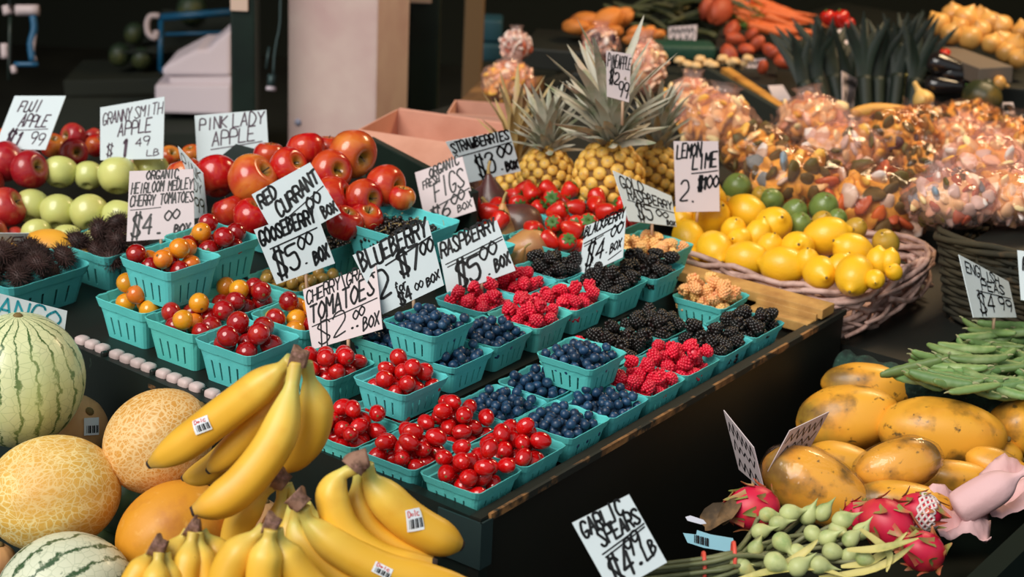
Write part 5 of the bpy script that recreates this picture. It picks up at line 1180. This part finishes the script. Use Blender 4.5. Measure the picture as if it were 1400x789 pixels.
for i, (x, y) in enumerate(buds):
    yy = 768+(i % 6)*6; d0 = 2.60-.012*(i % 4); d1 = 2.70-(y-700)*.0016-.01*(i % 3)
    P = [atd(880-5*(i % 3), yy+6, d0), atd(962, yy-4, d0), atd(1003, yy-12-2*(i % 3), d0+.004), atd(1003+(x-1003)*.55, (yy-16)+(y-yy+16)*.45+rr.uniform(-6, 6), (d0+d1)/2+.03), atd(x-12, y+6, d1+.012), atd(x, y, d1)]
    b = MB(); b.tube([gi @ p for p in P], .0036, 7, 4); s = part('spear', b, m_gst, gb)
    dx = Vector((rr.uniform(.2, 1), rr.uniform(-.9, .5), 0)); dv = px_axis((dx.x, dx.y, rr.uniform(-.1, .4))); R_ = 12.5*pxm(2.62)*rr.uniform(.85, 1.15)
    c = MB(); c.lathe([(0, -R_*.95), (R_*.55, -R_*.8), (R_*.98, -R_*.1), (R_*.8, R_*.7), (R_*.36, R_*1.3), (R_*.14, R_*1.9), (0, R_*2.5)], 14, gi @ TL_(P[-1]) @ tilt(dv)); part('bud', c, m_bud, s)
for x, y0, y1 in ((962, 756, 800), (1003, 742, 782)):
    b = MB(); cx = gi @ atd(x, (y0+y1)/2, 2.585); ry = (y1-y0)/2*pxm(2.6)
    b.tube([cx+UP*math.cos(a)*ry-FWD*math.sin(a)*.016 for a in [k*PI/8 for k in range(17)]], .0032, 6, 2); part('rubber_band', b, m_band, gb)
for k, pts in enumerate(([(1040, 786), (1080, 768), (1104, 752), (1118, 738)], [(1150, 775), (1185, 770), (1215, 752), (1240, 728)], [(1120, 790), (1180, 782), (1220, 766), (1250, 744)], [(1176, 724), (1200, 742), (1216, 758), (1212, 782)], [(1010, 792), (1060, 780), (1112, 776), (1160, 790)], [(1158, 752), (1190, 752), (1222, 746), (1256, 736)])):
    b = MB(); b.strip([gi @ atd(x, y, 2.585-.004*k) for x, y in pts], lambda t: .0055*math.sin(PI*min(1, .12+.86*t))+.0006, UP*.6-FWD*.8, thick=.0015, fold=.3); part('leaf', b, m_lf, gb)
# plastic slips by the dragon fruit
m_slip = mat('blue_plastic_slip', (150, 200, 216), .3, 0); m_slipw = mat('white_plastic_slip', (214, 214, 226), .35, 0)
def slip(pts, d, m, label, bars=None):
    P = [atd(x, y, d) for x, y in pts]; c = sum(P, Vector())/len(P); b = MB(); n = len(P); nv = -FWD*.002
    b.add([p-c for p in P]+[p-c-nv for p in P], [tuple(range(n))[::-1], tuple(range(n, 2*n))]+[(i, (i+1) % n, n+(i+1) % n, n+i) for i in range(n)])
    o = solo('plastic_slip', b, m, label, 'plastic', TL_(c), None, False)
    if bars:
        k = MB()
        for i in range(10):
            x = bars[0]+(bars[2]-bars[0])*i/10; w = 1+(i % 3)*.6; y0, y1 = bars[1]+i*.6, bars[3]+i*.6
            k.add([atd(*q, d-.0012)-c for q in ((x, y0), (x+w, y0), (x+w, y1), (x, y1))], [(0, 3, 2, 1)])
        part('barcode', k, m_ink, o, None, None, False)
slip([(934, 729), (952, 731), (953, 725), (972, 731), (1002, 736), (1004, 742), (1002, 756), (986, 753), (962, 749), (940, 742)], 2.72, m_slip, 'pale blue plastic slip with a barcode above the garlic stems', (949, 731, 970, 742))
slip([(937, 707), (944, 705), (962, 711), (966, 716), (958, 717), (940, 712)], 2.74, m_slipw, 'small white plastic tab beside the dragon fruit')
m_dry = mat('dry_bract', (120, 90, 56), .8, 0, spots=[((70, 54, 36), 20, .45, .6)])
b = MB(); b.strip([atd(962, 720, 2.80), atd(982, 704, 2.79), atd(1008, 700, 2.80)], lambda t: .018*math.sin(PI*(.15+.8*t)), -FWD*.8+UP*.5, thick=.003, fold=.5); b.strip([atd(985, 716, 2.79), atd(1000, 695, 2.79), atd(1012, 682, 2.80)], lambda t: .012*math.sin(PI*(.15+.8*t)), -FWD*.8+UP*.5, thick=.003, fold=.5)
solo('dried_leaf', b, m_dry, 'dry brown leaf at the left end of the dragon fruit', 'leaf')
# ------------------------------------------------------------------ back right: produce shelf
m_sp = mat('sweet_potato_skin', (206, 124, 50), .6, .12, spots=[((160, 88, 40), 14, .5, .7)]); m_spr = mat('red_potato_skin', (176, 74, 42), .55, .12, spots=[((140, 50, 34), 16, .5, .7)])
m_car = mat('carrot_skin', (206, 98, 44), .5, .1, spots=[((190, 80, 34), 24, .5, .7)]); m_on = mat('yellow_onion_skin', (204, 152, 78), .45, .08, spots=[((190, 128, 58), 12, .5, .75)], coat=.2)
m_mush = mat('mushroom_cap', (216, 180, 128), .6, .06); m_redp = mat('red_pepper_skin', (196, 36, 26), .25, .1, coat=.4); m_egg = mat('eggplant_skin', (26, 22, 22), .2, .1, coat=.5)
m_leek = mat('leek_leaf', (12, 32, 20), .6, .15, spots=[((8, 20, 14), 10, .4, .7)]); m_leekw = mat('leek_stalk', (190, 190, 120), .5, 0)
b = MB(); b.blob((.036, .034, .06), 18, 12, lambda t, a: 1+.07*math.sin(3*a+2*t)+.05*math.sin(2*t)); KIND['spud'] = ('sweet_potato', 'sweet potato', b.mesh('sweet_potato', m_sp), [])
b = MB(); b.blob((.036, .034, .05), 18, 12, lambda t, a: 1+.06*math.sin(3*a+t)); KIND['rspud'] = ('red_potato', 'potato', b.mesh('red_potato', m_spr), [])
b = MB(); b.lathe([(0, -.034), (.02, -.031), (.037, -.006), (.034, .016), (.014, .032), (.005, .042), (0, .046)], 20); KIND['onion'] = ('onion', 'onion', b.mesh('onion', m_on), [])
b = MB(); b.lathe([(0, .02), (.02, .017), (.03, .0), (.026, -.008), (.010, -.008), (.009, -.026), (0, -.027)], 16); KIND['mush'] = ('mushroom', 'mushroom', b.mesh('mushroom', m_mush), [])
b = MB(); b.lathe([(0, .09), (.012, .088), (.016, .07), (.012, 0), (.005, -.08), (.001, -.12), (0, -.121)], 12, None, 0, 3, lambda a, t: 1+.04*math.sin(t*60)); c = MB()
for i in range(4): a = i*1.57; c.tube([(0, 0, .088), (.006*math.cos(a), .006*math.sin(a), .105), (.02*math.cos(a), .02*math.sin(a), .13)], .0018, 5)
KIND['carrot'] = ('carrot', 'carrot', b.mesh('carrot', m_car), [('top', c.mesh('top', m_leaf))])
b = MB(); b.lathe([(0, .03), (.012, .038), (.034, .03), (.038, 0), (.028, -.036), (.01, -.044), (0, -.042)], 20, None, 0, 3, lambda a, t: 1+.09*math.cos(4*a)); c = MB(); c.tube([(0, 0, .03), (.003, 0, .05)], .005, 6)
KIND['pepper'] = ('red_pepper', 'pepper', b.mesh('red_pepper', m_redp), [('stem', c.mesh('stem', m_leaf))])
b = MB(); b.lathe([(0, .085), (.012, .083), (.022, .06), (.034, 0), (.040, -.05), (.026, -.078), (0, -.084)], 20); c = MB(); c.lathe([(0, .094), (.006, .094), (.008, .086), (.02, .072), (.0225, .06)], 8, None, 0, 1); KIND['egg'] = ('eggplant', 'eggplant', b.mesh('eggplant', m_egg), [('cap', c.mesh('cap', m_leaf))])
for x, y, r in ((787, 37, 15), (801, 29, 17), (826, 33, 22), (845, 26, 17), (836, 45, 12), (810, 46, 12), (868, 44, 10), (884, 47, 11), (898, 48, 9), (862, 54, 9)):
    fruit('spud', x, y, r, 5.75-.004*(y-30), 'orange sweet potato in the far left pile behind the pineapples', 'sweet potatoes', (rnd.uniform(.4, 1), rnd.uniform(-.4, .4), .3), .045)
for x, y, r in ((984, 14, 20), (1001, 40, 12), (1006, 54, 12), (1035, 60, 11), (1020, 68, 10), (1052, 68, 10), (997, 74, 13), (1072, 84, 13), (1060, 72, 10), (1043, 92, 9), (966, 12, 14), (1028, 47, 9)):
    fruit('rspud', x, y, r, 6.0-.006*y, 'reddish potato in the dark heap left of the leeks', 'red potatoes', (rnd.uniform(-1, 1), rnd.uniform(-1, 1), .3), .042)
rr = random.Random(31)
for i in range(15):
    x, y = 1042+rr.uniform(-20, 40), 8+i*2.6
    fruit('carrot', x, y, 14, 6.05-.003*y, 'long orange carrot in the row under the top edge', 'carrots', (-1, -.18+rr.uniform(-.2, .2), rr.uniform(-.1, .2)), .032)
for i in range(11): fruit('mush', 930+i*9.5+rr.uniform(-3, 3), 84+rr.uniform(-5, 6), 8, 5.45-.01*(i % 3), 'pale mushroom cap in the row behind the pink bags', 'mushrooms', (rr.uniform(-.3, .3), -1, .3), .03)
for x, y, r in ((1283, 33, 14), (1303, 19, 13), (1320, 27, 16), (1338, 24, 13), (1352, 32, 15), (1301, 46, 13), (1327, 52, 14), (1368, 36, 14), (1386, 62, 14), (1356, 60, 12), (1392, 80, 12), (1376, 72, 12), (1398, 44, 13), (1312, 38, 12), (1340, 42, 13), (1372, 56, 12)):
    fruit('onion', x, y, r*1.2, 5.35-.003*y, 'yellow onion on the grey sloping shelf at top right', 'yellow onions', (rr.uniform(-.6, .6), -.8, rr.uniform(-.2, .8)), .037)
for x, y, r in ((1150, 26, 11), (1132, 24, 9), (1276, 76, 13), (1268, 82, 10), (1160, 34, 9), (1290, 76, 9), (1232, 60, 7)):
    fruit('pepper', x, y, r, 5.35 if x < 1250 else 5.1, 'red pepper glowing in the dark among the leeks', 'red peppers', (rr.uniform(-.5, .5), -.8, .4), .038)
for x, y, r, ax in ((1300, 92, 16, (1, .3, .1)), (1316, 104, 15, (1, .2, .2)), (1296, 118, 15, (1, .1, .2)), (1330, 112, 14, (1, .3, .2))):
    fruit('egg', x, y, r, 5.0, 'glossy black eggplant below the onion shelf', 'eggplants', ax, .04)
m_sq = mat('dark_squash_skin', (44, 50, 28), .45, 0, spots=[((120, 96, 36), 8, .55, .7)]); m_gd = mat('cream_gourd_skin', (222, 178, 100), .45, 0)
def gourd(px, r, d, ax, m, label, neck, name):
    R_ = r*pxm(d); b = MB(); b.lathe([(0, -R_*.8), (R_*.7, -R_*.7), (R_, -R_*.05), (R_*.72, R_*.55), (R_*.3, R_*(.7+neck*.3)), (R_*.2, R_*(.75+neck)), (0, R_*(.8+neck))], 24, None, 0, 4, lambda a, t: 1+.05*math.cos(8*a)*(neck < .5))
    solo(name, b, m, label, 'squash', TL_(atd(*px, d)) @ tilt(px_axis(ax)))
gourd((1262, 136), 15, 4.95, (-.5, -1, 0), m_gd, 'cream gourd with a short neck right of the white leek stalk', 1.0, 'gourd')
gourd((1344, 132), 28, 4.85, (.4, -1, .1), m_sq, 'round dark green squash at the right behind the bags', .1, 'squash')
gourd((1366, 114), 11, 4.9, (.8, .3, .1), m_on, 'small yellow squash on top of the dark squash', .5, 'squash')
def leek(px, top, d, label, white, seed):
    rr = random.Random(seed); p0 = atd(*px, d); p1 = atd(*top, d+.05); dv = p1-p0; L = dv.length; sd = dv.normalized()
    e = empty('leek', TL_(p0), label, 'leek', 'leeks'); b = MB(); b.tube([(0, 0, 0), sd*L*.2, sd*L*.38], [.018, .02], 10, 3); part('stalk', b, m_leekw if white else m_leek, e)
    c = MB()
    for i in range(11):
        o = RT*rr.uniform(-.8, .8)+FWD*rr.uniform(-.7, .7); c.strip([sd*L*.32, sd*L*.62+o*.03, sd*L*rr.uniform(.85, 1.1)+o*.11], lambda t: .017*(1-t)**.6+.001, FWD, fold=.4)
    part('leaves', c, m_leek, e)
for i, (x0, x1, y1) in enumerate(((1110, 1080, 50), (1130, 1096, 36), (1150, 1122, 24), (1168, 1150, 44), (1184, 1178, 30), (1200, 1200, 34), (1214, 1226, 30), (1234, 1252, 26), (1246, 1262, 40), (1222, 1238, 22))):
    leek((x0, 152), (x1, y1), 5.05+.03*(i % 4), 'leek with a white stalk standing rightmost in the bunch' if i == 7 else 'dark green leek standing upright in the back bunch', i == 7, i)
g = [o for o in COL.objects if o.name.startswith('leek') and o.get('label', '').startswith('leek with')]
for o in g: del o['group']
m_rt = mat('yellow_root_skin', (216, 160, 78), .6, 0, spots=[((180, 120, 54), 20, .5, .7)])
for pts, lb in (([(1164, 156), (1200, 150), (1256, 154)], 'long yellow root lying across the leek bases'), ([(1180, 164), (1220, 160), (1262, 163)], 'thinner yellow root just below the long one')):
    b = MB(); b.tube([atd(x, y, 4.82) for x, y in pts], lambda t: .018*(.5+.5*math.sin(PI*(.15+.8*t))), 10, 5); solo('parsnip', b, m_rt, lb, 'root vegetable')
# boards, trough, shelf
def slat(a, c, d0, d1, h, t, m, name, label, cat):
    p, q = atd(*a, d0), atd(*c, d1); dv = q-p; b = MB(); b.bbox((dv.length/2, 0, -h/2), (dv.length, t, h), .003)
    return solo(name, b, m, label, cat, TL_(p) @ Vector((1, 0, 0)).rotation_difference(dv.normalized()).to_matrix().to_4x4(), None, False)
m_ysl = mat('ochre_plank', (196, 140, 62), .6, 0, spots=[((150, 96, 40), 12, .45, .7)])
slat((992, 92), (1078, 150), 5.3, 4.85, .02, .03, m_ysl, 'wood_plank', 'ochre wooden plank running toward the bags at the back', 'plank')
slat((968, 92), (1072, 152), 5.25, 4.82, .12, .02, m_dark, 'crate_board', 'dark board below the ochre plank', 'board')
slat((1264, 56), (1362, 92), 5.30, 4.9, .045, .10, mat('grey_shelf', (104, 92, 80), .7, 0), 'shelf_board', 'grey sloping shelf edge under the yellow onions', 'shelf')
m_tr = mat('dark_green_trough', (20, 64, 50), .6, 0, bump=(60, .004))
b = MB(); b.bbox((0, 0, 0), (.22, .10, .05), .012); solo('plastic_trough', b, m_tr, 'dark green trough behind the mushrooms', 'trough', TL_(atd(927, 69, 5.6)) @ Matrix.Rotation(.1, 4, 'Z'))
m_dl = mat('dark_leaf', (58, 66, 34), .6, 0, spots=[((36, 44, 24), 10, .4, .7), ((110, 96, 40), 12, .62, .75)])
b = MB(); rr = random.Random(6); c0 = atd(880, 22, 6.0)
for i in range(46):
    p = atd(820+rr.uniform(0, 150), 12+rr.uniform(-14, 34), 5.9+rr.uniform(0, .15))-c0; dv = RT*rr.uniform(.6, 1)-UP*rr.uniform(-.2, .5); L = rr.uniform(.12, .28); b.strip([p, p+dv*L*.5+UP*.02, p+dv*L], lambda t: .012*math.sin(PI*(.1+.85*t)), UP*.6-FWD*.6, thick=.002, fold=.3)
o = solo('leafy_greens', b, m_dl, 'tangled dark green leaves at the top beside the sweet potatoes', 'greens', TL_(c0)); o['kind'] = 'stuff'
# lift under the far heap, so that it does not hover
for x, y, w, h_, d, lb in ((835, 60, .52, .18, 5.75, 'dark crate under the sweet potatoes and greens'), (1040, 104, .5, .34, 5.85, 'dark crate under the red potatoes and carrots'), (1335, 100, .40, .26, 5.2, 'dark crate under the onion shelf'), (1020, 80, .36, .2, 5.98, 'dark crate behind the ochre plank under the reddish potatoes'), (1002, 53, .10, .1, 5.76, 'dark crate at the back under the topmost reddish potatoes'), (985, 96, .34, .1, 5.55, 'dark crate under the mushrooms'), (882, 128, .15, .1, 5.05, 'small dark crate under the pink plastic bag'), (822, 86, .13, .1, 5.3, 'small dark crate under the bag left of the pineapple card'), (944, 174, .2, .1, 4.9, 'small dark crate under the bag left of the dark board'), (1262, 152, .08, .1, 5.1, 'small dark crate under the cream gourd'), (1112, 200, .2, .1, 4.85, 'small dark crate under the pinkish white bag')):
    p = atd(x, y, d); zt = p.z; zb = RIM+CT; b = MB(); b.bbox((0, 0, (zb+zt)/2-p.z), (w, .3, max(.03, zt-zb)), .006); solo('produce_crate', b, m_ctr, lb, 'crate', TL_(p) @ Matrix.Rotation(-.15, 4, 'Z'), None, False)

# ------------------------------------------------------------------ back left: dim stall behind the apples
m_wh = mat('white_sackcloth', (206, 192, 200), .8, 0, bump=(30, .003)); m_whb = mat('white_box_plastic', (200, 186, 194), .5, 0)
def extr(name, pts, d, dep, m, label, cat, bev=.01):
    P = [atd(x, y, d) for x, y in pts]; c = sum(P, Vector())/len(P); n = len(P); b = MB(); back = Vector((0, dep, 0))
    b.add([p-c for p in P]+[p-c+back for p in P], [tuple(range(n))[::-1], tuple(range(n, 2*n))]+[(i, (i+1) % n, n+(i+1) % n, n+i) for i in range(n)])
    o = solo(name, b, m, label, cat, TL_(c), None, False); mod(o, 'BEVEL', width=bev, segments=2); return o
DB = 6.3
extr('white_box', [(211, 116), (316, 116), (316, 158), (212, 155)], DB, .35, m_whb, 'white lidded box behind the pink lady apple card', 'box')
extr('tray', [(230, 106), (316, 105), (316, 116), (233, 116)], DB+.02, .3, m_whb, 'flat white tray lying on the white box', 'tray', .004)
extr('sack', [(221, 104), (221, 93), (245, 80), (268, 68), (283, 68), (298, 54), (316, 40), (316, 105)], DB+.02, .26, m_wh, 'white cloth sack slumped on the white tray', 'sack', .014)
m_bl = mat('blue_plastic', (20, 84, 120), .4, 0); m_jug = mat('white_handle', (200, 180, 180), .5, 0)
cr_ = empty('plastic_crate', TL_(atd(245, 100, DB+.5)), 'blue rimmed crate with a white handle behind the white sack', 'crate'); ci = cr_.matrix_world.inverted() if False else TL_(-atd(245, 100, DB+.5))
for pts, rad, m, nm in (([(220, 28), (219, 96)], .010, m_bl, 'upright'), ([(218, 24), (320, 16)], .014, m_bl, 'rim'), ([(226, 47), (320, 44)], .006, m_bl, 'bar'), ([(219, 96), (320, 96)], .012, m_bl, 'rail')):
    b = MB(); b.tube([ci @ atd(x, y, DB+.5) for x, y in pts], rad, 8, 1); part(nm, b, m, cr_)
b = MB(); b.tube([ci @ atd(x, y, DB+.49) for x, y in ((218, 22), (206, 22), (201, 32), (203, 46), (212, 52), (214, 42))], .011, 8, 4); part('handle', b, m_jug, cr_, 'white handle')
b = MB(); b.box((0, .09, 0), (.28, .02, .21)); part('back_panel', b, m_dark, cr_, None, TL_(ci @ atd(268, 60, DB+.55)), False)
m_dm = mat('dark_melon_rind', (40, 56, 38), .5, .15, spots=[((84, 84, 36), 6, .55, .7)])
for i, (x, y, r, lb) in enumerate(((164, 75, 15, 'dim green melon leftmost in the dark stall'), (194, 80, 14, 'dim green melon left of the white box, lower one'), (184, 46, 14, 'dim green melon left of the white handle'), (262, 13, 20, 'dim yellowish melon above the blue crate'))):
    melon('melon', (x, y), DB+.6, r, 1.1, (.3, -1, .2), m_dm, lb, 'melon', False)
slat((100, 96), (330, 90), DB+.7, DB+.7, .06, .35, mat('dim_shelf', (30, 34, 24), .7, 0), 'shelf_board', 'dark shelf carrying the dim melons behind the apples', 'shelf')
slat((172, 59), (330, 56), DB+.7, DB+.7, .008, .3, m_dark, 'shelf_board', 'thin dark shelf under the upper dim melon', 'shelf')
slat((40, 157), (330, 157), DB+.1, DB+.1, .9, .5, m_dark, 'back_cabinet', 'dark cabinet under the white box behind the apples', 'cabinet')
hp = empty('hanging_roll', TL_(atd(32, 60, 5.8)), 'plastic bags hanging at the upper left in the dark', 'plastic bags'); hi = TL_(-atd(32, 60, 5.8))
for pts, w, m, nm in (([(22, 14), (53, 14)], .018, m_jug, 'top_roll'), ([(45, 22), (47, 40), (42, 60), (45, 84)], .012, m_bl, 'blue_strip'), ([(48, 40), (46, 52), (44, 70), (47, 84)], .009, m_jug, 'pale_strip'), ([(9, 8), (11, 20)], .016, m_jug, 'pale_bag'), ([(6, 60), (7, 80)], .013, m_jug, 'pale_bag'), ([(18, 90), (20, 100)], .010, m_jug, 'pale_bag'), ([(14, 22), (12, 110)], .006, m_green, 'hanger'), ([(20, 88), (52, 88)], .008, m_bl, 'lower_bar')):
    b = MB(); b.tube([hi @ atd(x, y, 5.8) for x, y in pts], w, 8, 3); part(nm, b, m, hp)
sc_ = empty('hanging_scale', TL_(atd(371, 110, 5.6)), 'thin hanging scale hook with a white end left of the pillar', 'scale'); si = TL_(-atd(371, 110, 5.6))
for pts, w, m, nm in (([(384, -40), (383, 30), (379, 52), (375, 78), (374, 104)], .004, m_steel, 'cord'), ([(368, 64), (364, 94)], .004, m_steel, 'hook'), ([(372, 102), (371, 118)], .014, m_steel, 'body'), ([(371, 119), (370.5, 124)], .016, m_whb, 'end_cap')):
    b = MB(); b.tube([si @ atd(x, y, 5.6) for x, y in pts], w, 8, 2); part(nm, b, m, sc_)
y1 = atd(333, 190, 5.3).y; y2 = atd(576, 190, 5.9).y
for x, y, yy, w, h_, lb in ((327, 4, y1, 24, 22, 'small pale tag at the top of the left post'), (575, -3, y2, 30, 14, 'pale tag at the top edge right of the pillar')):
    b = MB(); k = yy/FPX; b.bbox((0, 0, 0), (w*k, .006, h_*k), .001); solo('wall_tag', b, mat('pale_tag', (222, 190, 170), .6, 0), lb, 'tag', TL_(aty(x, y, yy-.005)), None, False)
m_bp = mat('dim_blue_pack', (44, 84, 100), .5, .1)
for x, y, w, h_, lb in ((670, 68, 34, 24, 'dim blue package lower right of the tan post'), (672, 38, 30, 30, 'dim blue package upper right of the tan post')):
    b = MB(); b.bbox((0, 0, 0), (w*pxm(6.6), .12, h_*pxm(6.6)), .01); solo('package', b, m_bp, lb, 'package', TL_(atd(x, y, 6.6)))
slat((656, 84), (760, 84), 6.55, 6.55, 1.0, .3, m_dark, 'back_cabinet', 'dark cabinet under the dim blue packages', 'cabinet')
slat((640, 126), (730, 118), 5.15, 5.1, .09, .25, mat('tan_crate', (130, 92, 50), .7, 0, spots=[((90, 62, 34), 10, .4, .6)]), 'wood_crate', 'tan wooden crate behind the dried pineapple leaves', 'crate')
for root, px, d, nm in ((hp, (14, 22), 5.8, 'hanger_cord'), (sc_, (384, -40), 5.6, 'hanger_cord')):
    p = atd(*px, d); o_ = root.matrix_world.translation; b = MB(); b.tube([p-o_, Vector((p.x, p.y, 3.45))-o_], .004, 6, 1); part(nm, b, m_steel, root)
